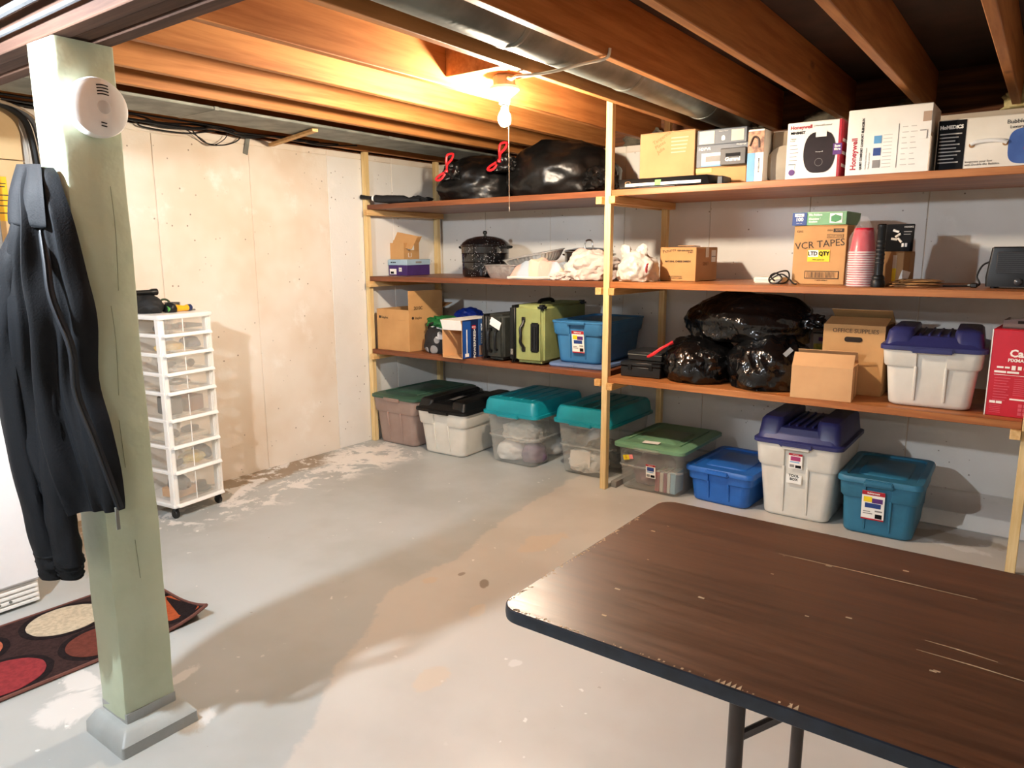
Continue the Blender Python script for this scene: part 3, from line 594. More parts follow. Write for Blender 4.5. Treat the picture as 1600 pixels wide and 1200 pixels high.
# ------------------------------------------------------------------ totes
def tote(name, label, cx, y0, z0, bw, bd, h, tw, td, mat, lidmat, style, lidh=.05, yaw=0., group=None, notch=True, lid=True, clearbody=False):
    """cx, y0 = middle of the front lower edge; lip height h; bw/bd base, tw/td lip size"""
    t = thing(name, label, 'tote', (cx, y0, z0), yaw, group)
    W = lambda f: bw+(tw-.03-bw)*f; Dp = lambda f: bd+(td-.03-bd)*f; cy = bd/2
    r = .045
    prof = [(0, 0, -.03), (.008, 0, -.006), (.02, .0, 0), (h*.62, .62, 0), (h*.93, .93, 0)]
    if clearbody:
        obj('body', loft([rrect(0, cy, W(f)+e, Dp(f)+e, r, z, 5) for z, f, e in prof], cap=(True, False)), mat, t, angle=50)
        obj('step_band', loft([rrect(0, cy, W(.55)+.006, Dp(.55)+.006, r, h*.50, 5), rrect(0, cy, W(.6)+.012, Dp(.6)+.012, r, h*.53, 5), rrect(0, cy, W(.6)+.006, Dp(.6)+.006, r, h*.55, 5)], cap=(False, False)), mat, t)
    else:
        obj('body', loft([rrect(0, cy, W(f)+e, Dp(f)+e, r, z, 5) for z, f, e in prof]), mat, t, angle=50)
        nt = (bw*.36, .018) if notch else None
        obj('upper_band', loft([rrect(0, cy, W(.66)+.014, Dp(.66)+.014, r, h*.66, 5, nt), rrect(0, cy, W(.68)+.024, Dp(.68)+.024, r, h*.69, 5, nt), rrect(0, cy, W(.93)+.026, Dp(.93)+.026, r, h*.94, 5, nt)]), mat, t, angle=35)
        for s in (-1, 1):
            x = s*bw*.18
            obj('front_rib', loft([[(x-.006, -.006, .03), (x+.006, -.006, .03), (x+.006, .02, .03), (x-.006, .02, .03)], [(x-.006, -.004-(td-bd)/2*.66, h*.68), (x+.006, -.004-(td-bd)/2*.66, h*.68), (x+.006, .0, h*.68), (x-.006, .0, h*.68)]]), mat, t, bev=.003)
    lip = obj('rim', loft([rrect(0, cy, tw-.012, td-.012, r, h*.93, 5), rrect(0, cy, tw, td, r, h*.945, 5), rrect(0, cy, tw, td, r, h*.985, 5), rrect(0, cy, tw-.02, td-.02, r, h*.985, 5), rrect(0, cy, tw-.026, td-.026, r, h*.93, 5)], cap=(False, False)), mat, t)
    g = obj('handle', loft([[(-bw*.2, cy-td/2-.012, h*.90), (bw*.2, cy-td/2-.012, h*.90), (bw*.2, cy-td/2+.01, h*.90), (-bw*.2, cy-td/2+.01, h*.90)], [(-bw*.22, cy-td/2-.016, h*.975), (bw*.22, cy-td/2-.016, h*.975), (bw*.22, cy-td/2+.01, h*.975), (-bw*.22, cy-td/2+.01, h*.975)]]), mat if style != 'wavy' else mat, t, bev=.004)
    if not lid:
        return t
    hz = h*.985; LW, LD = tw+.016, td+.016
    base = [rrect(0, cy, LW-.004, LD-.004, r, hz-.014, 5), rrect(0, cy, LW, LD, r, hz-.012, 5), rrect(0, cy, LW, LD, r, hz+.006, 5)]
    if style == 'flat':        # low lid with a sunken middle
        L = obj('lid', loft(base+[rrect(0, cy, LW-.012, LD-.012, r, hz+.016, 5), rrect(0, cy, LW-.07, LD-.07, r, hz+.016, 5), rrect(0, cy, LW-.085, LD-.085, r, hz+.006, 5)]), lidmat, t)
        obj('lid_panel', loft([rrect(0, cy, LW*.6, LD*.62, .03, hz+.005, 5), rrect(0, cy, LW*.6-.012, LD*.62-.012, .03, hz+.011, 5)]), lidmat, L)
        obj('lid_tab', bx(-bw*.20, bw*.20, cy-LD/2-.012, cy-LD/2+.02, hz-.012, hz+.012), lidmat, L, bev=.005, seg=2)
    elif style == 'low':       # gently stepped flat lid
        L = obj('lid', loft(base+[rrect(0, cy, LW-.03, LD-.03, r, hz+.014, 5), rrect(0, cy, LW-.10, LD-.10, r, hz+.022, 5), rrect(0, cy, LW-.115, LD-.115, r, hz+.018, 5)]), lidmat, t)
        obj('lid_panel', loft([rrect(0, cy-.04, LW*.55, LD*.5, .02, hz+.017, 4), rrect(0, cy-.04, LW*.55-.02, LD*.5-.02, .02, hz+.024, 4)]), lidmat, L)
        for s in (-1, 1): obj('lid_rib', bx(s*LW*.36-.004, s*LW*.36+.004, cy-LD*.36, cy+LD*.36, hz+.014, hz+.026), lidmat, L, bev=.003)
    elif style == 'dome':      # tall smooth domed lid
        L = obj('lid', loft(base+[rrect(0, cy, LW-.02, LD-.02, r, hz+.008, 5), rrect(0, cy, LW-.035, LD-.035, r, hz+lidh*.75, 5), rrect(0, cy, LW-.06, LD-.055, r, hz+lidh*.97, 5), rrect(0, cy, LW-.09, LD-.085, r, hz+lidh, 5)]), lidmat, t)
        for k in range(4): obj('lid_rib', bx(-LW*.3+k*LW*.2-.008, -LW*.3+k*LW*.2+.008, cy-LD*.36, cy+LD*.36, hz+lidh-.004, hz+lidh+.005), lidmat, L, bev=.003)
        obj('lid_tab', bx(-bw*.25, bw*.25, cy-LD/2-.010, cy-LD/2+.02, hz-.022, hz+.002), lidmat, L, bev=.005, seg=2)
    elif style == 'hump':      # hauler lid: two raised ends and a ribbed saddle
        L = obj('lid', loft(base+[rrect(0, cy, LW-.035, LD-.03, r, hz+.012, 5), rrect(0, cy, LW-.075, LD-.09, r, hz+lidh*.58, 5), rrect(0, cy, LW-.10, LD-.115, r, hz+lidh*.62, 5)]), lidmat, t)
        for s in (-1, 1):
            x = s*LW*.325
            obj('lid_end', loft([rrect(x, cy, LW*.27, LD-.04, .03, hz+.010, 4), rrect(x-s*.006, cy, LW*.25, LD-.085, .03, hz+lidh*.86, 4), rrect(x-s*.010, cy, LW*.21, LD-.12, .03, hz+lidh, 4)]), lidmat, L)
        for k in range(4): obj('lid_rib', loft([[(x0, cy-LD*.40, hz+.02), (x0+.016, cy-LD*.40, hz+.02), (x0+.016, cy+LD*.40, hz+.02), (x0, cy+LD*.40, hz+.02)], [(x0+.003, cy-LD*.34, hz+lidh*.72), (x0+.013, cy-LD*.34, hz+lidh*.72), (x0+.013, cy+LD*.34, hz+lidh*.72), (x0+.003, cy+LD*.34, hz+lidh*.72)]]), lidmat, L, bev=.003) if (x0 := -LW*.155+k*LW*.088) else None
        obj('lid_tab', bx(-bw*.25, bw*.25, cy-LD/2-.012, cy-LD/2+.03, hz-.022, hz+.004), lidmat, L, bev=.006, seg=2)
    return t
def sticker(parent, x, z, w, h, y, tilt, kind):
    """paper product label on the front of a tote, leaning with the wall"""
    s = obj('label_sticker', bx(-w/2, w/2, -.0008, .0008, 0, h), white_pr, parent, (x, y, z), (R(tilt), 0, 0), smooth=False)
    q = lambda x0, x1, z0, z1, m, k=0: obj('printed_panel', bx(x0*w, x1*w, -.0016-.0004*k, -.0007, z0*h, z1*h), m, s, smooth=False)
    if kind == 'roughneck':
        q(-.5, .5, .86, 1, red_pr); q(-.5, .5, 0, .05, red_pr); txt('Rubbermaid', h*.075, white_pr, s, (0, -.0024, h*.93), align='CENTER', bold=.0004)
        q(-.35, .35, .42, .58, blue_pr); q(-.42, -.05, .62, .80, yellow_pr); q(-.05, .42, .60, .76, purple_pr); q(.12, .42, .07, .22, black_pr); q(-.42, -.1, .27, .30, grey_pr); q(-.42, 0, .20, .23, grey_pr); q(.1, .42, .30, .35, grey_pr)
    else:
        q(-.5, .5, .86, 1, red_pr); q(-.36, .36, .52, .80, blue_pr if kind == 'navy' else M('magenta_print', '#a8346a', .5)); q(-.4, .3, .40, .46, lblue_pr); q(.0, .42, .06, .24, black_pr); q(-.42, -.08, .08, .26, grey_pr); txt('Rubbermaid', h*.07, white_pr, s, (0, -.0024, h*.93), align='CENTER')
    return s
mauve = M('mauve_plastic', '#a08a80', .5, hex2='#977f75'); dgreen = M('dark_green_plastic', '#3d5f4e', .45, hex2='#355444')
offw = M('off_white_plastic', '#dcd8ce', .45, hex2='#d2cdc2'); navy = M('navy_plastic', '#2d3168', .42, hex2='#26295a')
tealp = M('teal_lid_plastic', '#0f8f9c', .38, hex2='#0b7f8c'); clearp = M('frosted_clear_plastic', '#cfcdc6', .25, hex2='#c6c4bc', clear=.34)
sage = M('sage_plastic', '#6f9a78', .45, hex2='#648d6d'); bluep = M('bright_blue_plastic', '#1f62b4', .42, hex2='#1a58a4'); steelb = M('steel_teal_plastic', '#2b6f8e', .45, hex2='#256580')
bl2 = M('pale_blue_plastic', '#3c7cae', .45, hex2='#3471a0'); blid = M('dusty_blue_plastic', '#6a80a8', .45, hex2='#5f759b')
tote('storage_tote', 'mauve storage tote with a dark green lid in the shelving corner', .255, -.845, 0, .37, .66, .375, .45, .74, mauve, dgreen, 'low', notch=False)
tt = tote('storage_tote', 'off-white storage tote with a black lid on the floor', .74, -.86, 0, .36, .58, .335, .455, .66, offw, black_pl, 'hump', .075, yaw=2)
c1 = tote('storage_tote', 'left of the two clear totes with teal domed lids', 1.285, -.765, 0, .36, .56, .365, .445, .64, clearp, tealp, 'dome', .095, clearbody=True)
c2 = tote('storage_tote', 'right of the two teal-lidded clear totes, behind the middle post', 1.82, -.705, 0, .33, .54, .365, .425, .62, clearp, tealp, 'dome', .095, clearbody=True)
cg = tote('storage_tote', 'clear storage tote with a sage green lid and coloured stickers', 2.315, -.765, 0, .385, .56, .287, .45, .63, clearp, sage, 'low', clearbody=True)
bt = tote('storage_tote', 'low bright blue tote with a sunken blue lid on the floor', 2.735, -.725, 0, .335, .48, .20, .395, .54, bluep, bluep, 'flat', yaw=-3)
wn = tote('storage_tote', 'tall white tote with a navy ribbed lid standing on the floor', 3.15, -.70, 0, .345, .47, .435, .45, .55, offw, navy, 'hump', .125)
te = tote('storage_tote', 'steel-teal tote with matching lid on the floor at the right', 3.562, -.72, 0, .325, .49, .295, .38, .55, steelb, steelb, 'flat', yaw=1)
wt = tote('storage_tote', 'white tote with a navy ribbed lid up on the lower shelf', 3.742, -.775, .705, .345, .45, .29, .425, .52, offw, navy, 'hump', .085, yaw=3)
sh = tote('storage_tote', 'open blue tote on the lower shelf beside the middle post', 1.80, -.755, .748, .30, .56, .27, .385, .62, bl2, bl2, 'flat', lid=False, yaw=2)
L = thing('tote_lid', 'dusty blue tote lid lying under the open blue tote', 'lid', (1.80, -.79, .7225), 2)
obj('lid_slab', loft([rrect(0, .31, .39, .64, .04, 0, 5), rrect(0, .31, .40, .65, .04, .008, 5), rrect(0, .31, .395, .645, .04, .022, 5), rrect(0, .31, .34, .59, .04, .024, 5)]), blid, L); obj('latch', bx(-.01, .0, -.018, .0, .004, .02), blid, L, bev=.002)
sticker(te, -.02, .09, .105, .155, -.018, 4.5, 'roughneck'); sticker(sh, .015, .07, .085, .14, -.021, 7, 'roughneck')
sticker(wn, .0, .29, .07, .085, -.031, 5, 'magenta'); o = obj('paper_note', bx(-.04, .04, -.0008, .0008, 0, .05), white_pr, wn, (-.005, -.0255, .205), (R(5), 0, 0), smooth=False); txt('TOOL\nBOX', .02, black_pr, o, (0, -.0015, .034), align='CENTER', bold=.0005)
sticker(cg, .02, .10, .062, .085, -.018, 5, 'navy')
o = obj('price_sticker', bx(-.02, .02, -.0008, .0008, 0, .03), yellow_pr, cg, (-.14, -.0225, .19), (R(5), R(-12), 0), smooth=False); obj('price_sticker', bx(.02, .045, -.0008, .0008, .002, .03), M('pink_print', '#ea8f90', .5), cg, (-.14, -.0225, .19), (R(5), R(-12), 0), smooth=False); txt('2/\n25', .012, red_pr, o, (0, -.0014, .018), align='CENTER')
o = obj('paper_card', bx(-.05, .05, -.028, .028, 0, .001), white_pr, cg, (.0, .02, .309), (0, 0, R(8)), smooth=False)
obj('lid_label', bx(-.02, .02, -.09, .09, 0, .001), M('grey_label', '#6c6866', .6), tt, (.02, .16, .397), (0, 0, R(6)), smooth=False)
# what shows through the clear totes
def inside(name, bm, mat, loc, yaw, label, cat, bev=0.): return tag(obj(name, bm, mat, None, loc, (0, 0, R(yaw)), bev=bev), label, cat)
cream_cl = M('cream_cloth', '#d8cfc0', .85, hex2='#c4b8a6', vs=8, bump=.3, bs=40); white_cl = M('white_cloth', '#ece8e2', .85, hex2='#ddd8d0', vs=8, bump=.3, bs=40)
inside('cloth_roll', lumpy(.11, .10, .13, 31, .12), white_cl, (1.20, -.64, .012), 10, 'white cloth roll low in the left clear tote', 'cloth')
inside('purple_bundle', lumpy(.09, .09, .13, 32, .1), M('mauve_cloth', '#7d6478', .85, hex2='#6c5568'), (1.38, -.63, .012), 0, 'mauve bundle low in the left clear tote', 'cloth')
inside('cloth_bundle', lumpy(.15, .12, .13, 33, .2, ridge=.2), cream_cl, (1.28, -.60, .145), 0, 'cream cloth bundle on top in the left clear tote', 'cloth')
inside('linen_pile', lumpy(.16, .13, .12, 34, .15), white_cl, (1.30, -.36, .012), 0, 'white linen pile at the back of the left clear tote', 'cloth')
inside('plastic_bag', lumpy(.12, .11, .14, 35, .15, ridge=.3), M('white_polythene', '#eeeae4', .35, bump=.4, bs=25), (1.79, -.58, .012), 0, 'white polythene bag low in the right clear tote', 'bag')
inside('grey_bundle', lumpy(.14, .14, .16, 36, .15, ridge=.3), M('grey_cloth', '#8f8c86', .8, hex2='#7c7973', bump=.3, bs=30), (1.82, -.40, .012), 0, 'grey cloth bundle at the back of the right clear tote', 'cloth')
inside('paper_sheet', bx(-.07, .07, -.0015, .0015, 0, .11), white_pr, (1.79, -.695, .05), 6, 'printed white sheet against the front of the right clear tote', 'paper')
bkc = [('#b03042', 'red book', .028), ('#d8d0c4', 'cream book', .022), ('#8d3450', 'plum book', .020), ('#cfd4d2', 'pale grey book', .018), ('#7fb6cf', 'light blue book', .032)]
x = 2.345
for h, n, wd in bkc:
    b = thing('book', n+' standing at the right end of the sage-lidded clear tote', 'book', (x, -.745, .012)); bh = random.uniform(.12, .15)
    obj('cover', bx(0, wd, 0, .12, 0, bh), M('book_'+h[1:], h, .5), b, bev=.002); obj('pages', bx(.003, wd-.003, .004, .122, .004, bh-.001+.002), white_pr, b)
    x += wd+.003
inside('plum_bundle', lumpy(.12, .16, .19, 37, .12), M('plum_cloth', '#7c4a5a', .8, hex2='#6a3e4c'), (2.25, -.54, .012), 0, 'plum cloth bundle filling the left of the sage-lidded tote', 'cloth')

# ------------------------------------------------------------------ boxes
def carton(name, label, loc, yaw, w_, d, h, mat=None, top='closed', cat='box', group=None, tapes=True, bev=.003):
    """origin at the front left lower corner"""
    mat = mat or kraft; t = thing(name, label, cat, loc, yaw, group); th = .004
    if top == 'closed':
        obj('body', bx(0, w_, 0, d, 0, h-th), mat, t, bev=bev)
        obj('top_flap', bx(.001, w_-.001, .001, d/2-.0015, h-th, h), mat, t, bev=.001); obj('top_flap', bx(.001, w_-.001, d/2+.0015, d-.001, h-th, h), mat, t, bev=.001)
        if tapes:
            obj('tape', bx(-.0006, w_+.0006, d/2-.024, d/2+.024, h-.0005, h+.0008), tape, t, smooth=False); sp(t, d/2-.024, d/2+.024, h-.06, h, tape, w_-.0008, name='tape')
    else:
        bm = bx(0, w_, 0, th, 0, h); bx(0, w_, d-th, d, 0, h, bm); bx(0, th, th, d-th, 0, h, bm); bx(w_-th, w_, th, d-th, 0, h, bm); bx(th, w_-th, th, d-th, 0, th, bm)
        obj('body', bm, mat, t, smooth=False)
    return t
def flap(t, mat, L, dpt, loc, rot, name='flap'): return obj(name, bx(0, L, 0, .004, 0, dpt), mat, t, loc, tuple(R(a) for a in rot), bev=.001)
# middle shelf, left section
b = thing('shoe_box', 'purple shoe box with a pale blue lid on the middle shelf', 'box', (.015, -.635, 1.268), 5)
pb = M('purple_card', '#43266b', .6, hex2='#3b205f'); lbd = M('pale_blue_card', '#a9c3d3', .6, hex2='#9db8c9')
obj('body', bx(0, .18, 0, .28, 0, .10), pb, b, bev=.002); ld = obj('lid', bx(-.004, .184, -.004, .284, .078, .121), lbd, b, bev=.002)
fp(b, .01, .075, .008, .05, white_pr); fp(b, .02, .05, .013, .03, black_pr, -.0024); fp(b, .10, .128, .03, .06, white_pr); txt('5½', .016, black_pr, b, (.114, -.003, .045), align='CENTER')
for k in range(3): fp(ld, .025+k*.018, .035+k*.018, .094, .104, black_pr, -.0052)
sp(ld, .10, .17, .092, .106, grey_pr, .1845)
b = carton('small_carton', 'small brown carton with its flap up, on the purple shoe box', (.0, -.60, 1.390), 8, .13, .20, .125, kraft, 'open')
flap(b, kraft, .21, .12, (-.02, .02, .112), (-32, 10, 0)); flap(b, kraft, .13, .07, (0, .196, .125), (-40, 0, 0)); sp(b, .05, .13, .07, .11, white_pr, .1305); txt('L.I', .05, white_pr, b, (.132, .05, .03), (90, 0, 90))
b = thing('steamer_pot', 'black speckled enamel canner pot with domed lid on the middle shelf', 'pot', (.86, -.50, 1.2685)); b.scale = (.80, .80, 1.03)
def enamel():
    m, t, p = newmat('speckled_enamel'); v = t.coords(); s = t.math('SUBTRACT', 1., t.ramp(t.voro(v, 75), .16, .22))
    s = t.math('MULTIPLY', s, t.ramp(t.noise(v, 9, 2), .42, .55))
    t.l.new(t.mix(s, lin('#0d0d0f'), lin('#a9a9ae')), p.inputs['Base Color']); p.inputs['Roughness'].default_value = .16; p.inputs['Coat Weight'].default_value = .3; return m
en = enamel()
obj('lower_pan', lathe([(.185, 0), (.20, .006), (.206, .02), (.208, .098), (.212, .102)], 48), en, b)
obj('middle_ring', lathe([(.205, .102), (.21, .104), (.212, .155), (.216, .16)], 48), en, b); obj('steamer_ring', lathe([(.208, .16), (.213, .162), (.215, .205), (.223, .212), (.223, .216)], 48), en, b)
ld = obj('lid', lathe([(.224, .214), (.226, .218), (.215, .222), (.20, .236), (.165, .256), (.10, .272), (.03, .279), (.004, .280)], 48), en, b)
obj('knob', lathe([(.012, .278), (.012, .29), (.02, .296), (.02, .306), (.012, .313), (.002, .314)], 20), black_pl, ld)
for s in (-1, 1): obj('side_handle', tube([(s*.212, -.045, .198), (s*.262, -.042, .202), (s*.272, -.02, .203), (s*.272, .02, .203), (s*.262, .042, .202), (s*.212, .045, .198)], .009, 8, smooth=4), black_pl, b)
def foil_pan(name, label, loc, rot, a, bb, h, flare, n=96, square=2.0):
    t = thing(name, label, 'foil pan', loc); t.rotation_euler = tuple(R(x) for x in rot)
    def ring(f, z, crimp):
        L = []
        for k in range(n):
            an = 2*math.pi*k/n; c, s = math.cos(an), math.sin(an); q = (abs(c)**square+abs(s)**square)**(-1/square); m = 1+crimp*(1 if k % 2 else -1)
            L.append((a*f*q*c*m, bb*f*q*s*m, z))
        return L
    obj('pan', loft([ring(1-flare, .0, 0), ring(1-flare*.9, .004, .006), ring(1-flare*.45, h*.5, .02), ring(1-.02, h-.004, .02), ring(1.0, h, .006)], cap=(True, False)), foil, t, angle=20)
    obj('rolled_rim', tube([(x, y, h+.001) for x, y, _ in ring(1.02, h, 0)]+[ring(1.02, h, 0)[0][:2]+(h+.001,)], .004, 6), foil, t); return t
foil_pan('foil_pan', 'large oval foil roasting pan leaning behind the loaf tin', (1.315, -.53, 1.362), (7, -9, 4), .225, .14, .062, .25)
foil_pan('foil_pan', 'small rectangular foil loaf tin in front of the canner pot', (1.20, -.70, 1.2685), (0, 0, -8), .15, .085, .085, .28, 64, 6)
b = thing('steel_pot', 'steel stock pot with looped lid handle behind the white cloth', 'pot', (1.60, -.30, 1.2685)); b.scale = (.85, .85, 1)
obj('pot_body', lathe([(.18, 0), (.19, .006), (.192, .165), (.20, .172)], 40), chrome, b); ld = obj('lid', lathe([(.202, .173), (.202, .178), (.19, .184), (.10, .198), (.004, .203)], 40), chrome, b)
obj('lid_handle', tube([(-.035, 0, .196), (-.036, 0, .225), (-.02, 0, .248), (.02, 0, .248), (.036, 0, .225), (.035, 0, .196)], .006, 8, smooth=5), chrome, ld)
for s in (-1, 1): obj('side_handle', tube([(s*.19, -.04, .15), (s*.225, -.03, .155), (s*.225, .03, .155), (s*.19, .04, .15)], .006, 8, smooth=4), chrome, b)
def towel_mesh(w_, d, h, seed, n=40, m=34):
    bm = bmesh.new(); g = []
    for layer in (0, 1):
        gg = []
        for j in range(m+1):
            row = []
            for i in range(n+1):
                u, v = i/n, j/m; e = min(u, 1-u)*min(v, 1-v)*4
                x = (u-.5)*w_*(1+.06*noise.noise((v*4, seed, 1))); y = v*d
                env = (min(1, min(u, 1-u)*6)*min(1, min(v, 1-v)*7))**.6
                zz = h*env*(.78+.22*noise.noise((u*3+seed, v*3, 2)))+.016*noise.noise((u*9, v*7+seed, 5))*(.3+env)+.012
                y += -.02*env*math.sin(u*11+seed)
                row.append(bm.verts.new((x, y, max(.001, zz) if layer else 0.0)))
            gg.append(row)
        g.append(gg)
    for j in range(m):
        for i in range(n): bm.faces.new((g[1][j][i], g[1][j][i+1], g[1][j+1][i+1], g[1][j+1][i]))
    for j in range(m):
        bm.faces.new((g[0][j][0], g[1][j][0], g[1][j+1][0], g[0][j+1][0])); bm.faces.new((g[0][j+1][n], g[1][j+1][n], g[1][j][n], g[0][j][n]))
    for i in range(n):
        bm.faces.new((g[0][0][i+1], g[1][0][i+1], g[1][0][i], g[0][0][i])); bm.faces.new((g[0][m][i], g[1][m][i], g[1][m][i+1], g[0][m][i+1]))
    bmesh.ops.delete(bm, geom=[v for v in bm.verts if not v.link_faces], context='VERTS')
    return bm
def pastel():
    m, t, p = newmat('pastel_towel'); v = t.coords((1, 1, 1)); s = t.add('ShaderNodeSeparateXYZ'); t.l.new(v, s.inputs[0])
    k = t.math('FRACT', t.math('MULTIPLY', t.math('ADD', s.outputs[0], t.math('MULTIPLY', t.noise(v, 6, 2), .12)), 4.2))
    c = t.mix(t.ramp(k, .28, .36), lin('#c2b19a'), lin('#bd9b8d')); c = t.mix(t.ramp(k, .60, .68), c, lin('#a6b0b9'))
    t.l.new(c, p.inputs['Base Color']); p.inputs['Roughness'].default_value = .95; bumpy(t, p, t.noise(v, 160, 2), .4, .004); return m
b = thing('beach_towel', 'pastel striped towel folded over the foil tin on the shelf', 'towel', (1.525, -.84, 1.2685), 3)
obj('towel_cloth', towel_mesh(.40, .30, .125, 3.), pastel(), b); obj('fringe', tube([(-.20, -.004, .010), (-.12, -.010, .014), (0, -.004, .011), (.1, -.010, .015), (.2, -.004, .010)], .009, 6, smooth=5), cream_cl, b)
pinkw = M('pinkish_white_cloth', '#cdc1ba', .9, hex2='#c0aca4', vs=7, bump=.5, bs=14, bdist=.03)
b = thing('white_blanket', 'crumpled pinkish white blanket beside the middle post', 'blanket', (1.845, -.68, 1.2685))
obj('cloth_heap', lumpy(.165, .165, .175, 41, .22, ridge=.12, rfreq=2.6, sub=5), pinkw, b); obj('loose_corner', lumpy(.07, .05, .05, 42, .3, ridge=.3, sub=4), pinkw, b, (-.15, -.12, 0))
# top shelf, left section
def bin_bag(label, loc, rx, ry, rz, seed, yaw=0, mat=bagmat2, group='black bin bags', sub=5, ridge=.05, rf=2.6, cat='bin bag', z0=0):
    t = thing('bin_bag', label, cat, loc, yaw, group)
    obj('bag_body', lumpy(rx, ry, rz, seed, .10, 1.8, sub, .55, ridge, rf, .0), mat, t); return t
def bow(t, c, s, m=red_tie):
    x, y, z = c
    b = obj('drawstring', tube([(x+dx*s, y+dy*s, z+dz*s) for dx, dy, dz in ((0, 0, 0), (.018, -.02, .03), (.05, -.02, .055), (.055, -.012, .085), (.02, -.02, .08), (.012, -.02, .04), (0, 0, 0), (-.02, -.02, -.015), (-.055, -.02, -.03), (-.075, -.012, -.045), (-.03, -.02, -.045), (0, 0, 0))], .0085, 6, smooth=4), m, t)
    obj('string_knot', lumpy(.012*s, .012*s, .02*s, 3, .2, sub=2), m, b, (x, y-.008, z-.012)); return b
b = bin_bag('left black bin bag with red tie on the top shelf', (.845, -.50, 1.787), .305, .32, .31, 51)
bow(b, (-.02, -.355, .19), 1.2); obj('bag_neck', lumpy(.07, .06, .10, 61, .3, ridge=.5, rfreq=4), bagmat2, b, (-.01, -.30, .13))
b = bin_bag('right black bin bag with red tie, below the bulb on the top shelf', (1.485, -.47, 1.787), .36, .33, .36, 53)
bow(b, (-.27, -.315, .235), 1.2); obj('bag_neck', lumpy(.07, .06, .10, 62, .3, ridge=.5, rfreq=4), bagmat2, b, (-.27, -.26, .17)); obj('bag_tail', lumpy(.09, .10, .13, 63, .3, ridge=.5, rfreq=4), bagmat2, b, (.35, -.10, .03))
b = thing('folded_umbrella', 'black folded umbrella poking past the left end of the top shelf', 'umbrella', (.36, -.80, 1.802), 0)
obj('canopy', tube([(.13, .03, .005), (.0, .0, .012), (-.16, -.045, .02), (-.235, -.065, .028)], [.016, .03, .027, .018], 14, smooth=4), M('black_umbrella_cloth', '#101013', .7, bump=.4, bs=60), b)
obj('strap_band', tube([(-.225, -.062, .027), (-.245, -.068, .03)], .022, 12), white_pl, b); obj('handle', tube([(-.235, -.065, .029), (-.30, -.08, .036), (-.345, -.09, .041)], [.012, .014, .017], 12), black_pl, b)
o = obj('black_cloth', lumpy(.10, .09, .06, 55, .3, ridge=.3), M('black_fabric', '#121215', .85), None, (.30, -.58, 1.787)); tag(o, 'crumpled black cloth behind the umbrella on the top shelf', 'cloth')
# lower shelf, left section
b = carton('file_carton', 'kraft file carton with a raised side flap at the left of the lower shelf', (.075, -.835, .7225), -1, .34, .36, .305, kraft, 'open')
flap(b, kraft, .36, .14, (.340, 0, .303), (0, 0, 90)); flap(b, kraft, .33, .13, (.004, .356, .303), (-75, 0, 0))
txt('2010C', .034, ink, b, (.3425, .05, .315), (90, 0, 90)); obj('logo_dot', lathe([(.011, 0), (.011, .001)], 16), ink, b, (.034, -.0005, .245), (R(90), 0, 0)); txt('Staples', .026, ink, b, (.05, -.001, .243)); txt('_______', .022, kraft_d, b, (.225, -.001, .238)); obj('logo_dot', lathe([(.011, 0), (.011, .001)], 16), ink, b, (.3405, .04, .245), (0, R(90), 0)); txt('Staples', .026, ink, b, (.3415, .06, .243), (90, 0, 90))
def polka():
    m, t, p = newmat('polka_dot_cloth'); v = t.coords(); k = t.math('SUBTRACT', 1., t.ramp(t.voro(v, 13), .40, .43)); g = t.ramp(t.noise(v, 7, 1), .47, .5)
    t.l.new(t.mix(k, lin('#18181b'), t.mix(g, lin('#e8e8e6'), lin('#8b8b8c'))), p.inputs['Base Color']); p.inputs['Roughness'].default_value = .7; return m
b = thing('polka_dot_bag', 'black bag with white and grey dots beside the file carton', 'bag', (.60, -.70, .7225))
obj('bag_body', lumpy(.125, .12, .20, 71, .12), polka(), b); obj('bag_strap', tube([(-.08, -.05, .17), (-.05, -.06, .21), (.02, -.05, .215), (.07, -.04, .18)], .007, 6, smooth=5), black_pl, b)
b = thing('green_cloth', 'bright green cloth draped over the dotted bag', 'cloth', (.60, -.66, .905)); obj('cloth_folds', lumpy(.12, .09, .07, 72, .3, ridge=.5, rfreq=5), M('bright_green_cloth', '#0d6b30', .7, hex2='#0a5526', vs=14), b)
obj('cloth_strands', tube([(-.10, -.08, .01), (-.04, -.09, .035), (.03, -.09, .02), (.09, -.07, .04)], .008, 6, smooth=5), MATS['bright_green_cloth'], b)
o = obj('blue_bag', lumpy(.11, .10, .09, 73, .2, ridge=.25), M('royal_blue_nylon', '#1b3fb0', .5, hex2='#16349a'), None, (.60, -.38, .93)); tag(o, 'royal blue nylon bag behind the dotted bag', 'bag')
o = carton('plain_carton', 'plain carton behind the dotted bag under the blue nylon one', (.46, -.50, .7225), 0, .28, .26, .207, kraft_d)
b = thing('mop_box', 'blue steam mop box with its near end open beside the suitcases', 'box', (.79, -.90, .7225), -2)
navy_card = M('navy_card', '#16264f', .5, hex2='#122044'); W_, D_, H_ = .185, .36, .265; th = .004
bm = bx(0, W_, 0, D_, 0, th); bx(0, W_, 0, D_, H_-th, H_, bm); bx(0, th, 0, D_, th, H_-th, bm); bx(W_-th, W_, 0, D_, th, H_-th, bm); bx(th, W_-th, D_-th, D_, th, H_-th, bm)
obj('body', bm, kraft_l, b, smooth=False); obj('top_face', bx(0, W_, 0, D_, H_, H_+.001), white_pr, b, smooth=False)
flap(b, white_pr, W_*.95, .075, (.004, -.0, H_-.072), (20, 0, 4));
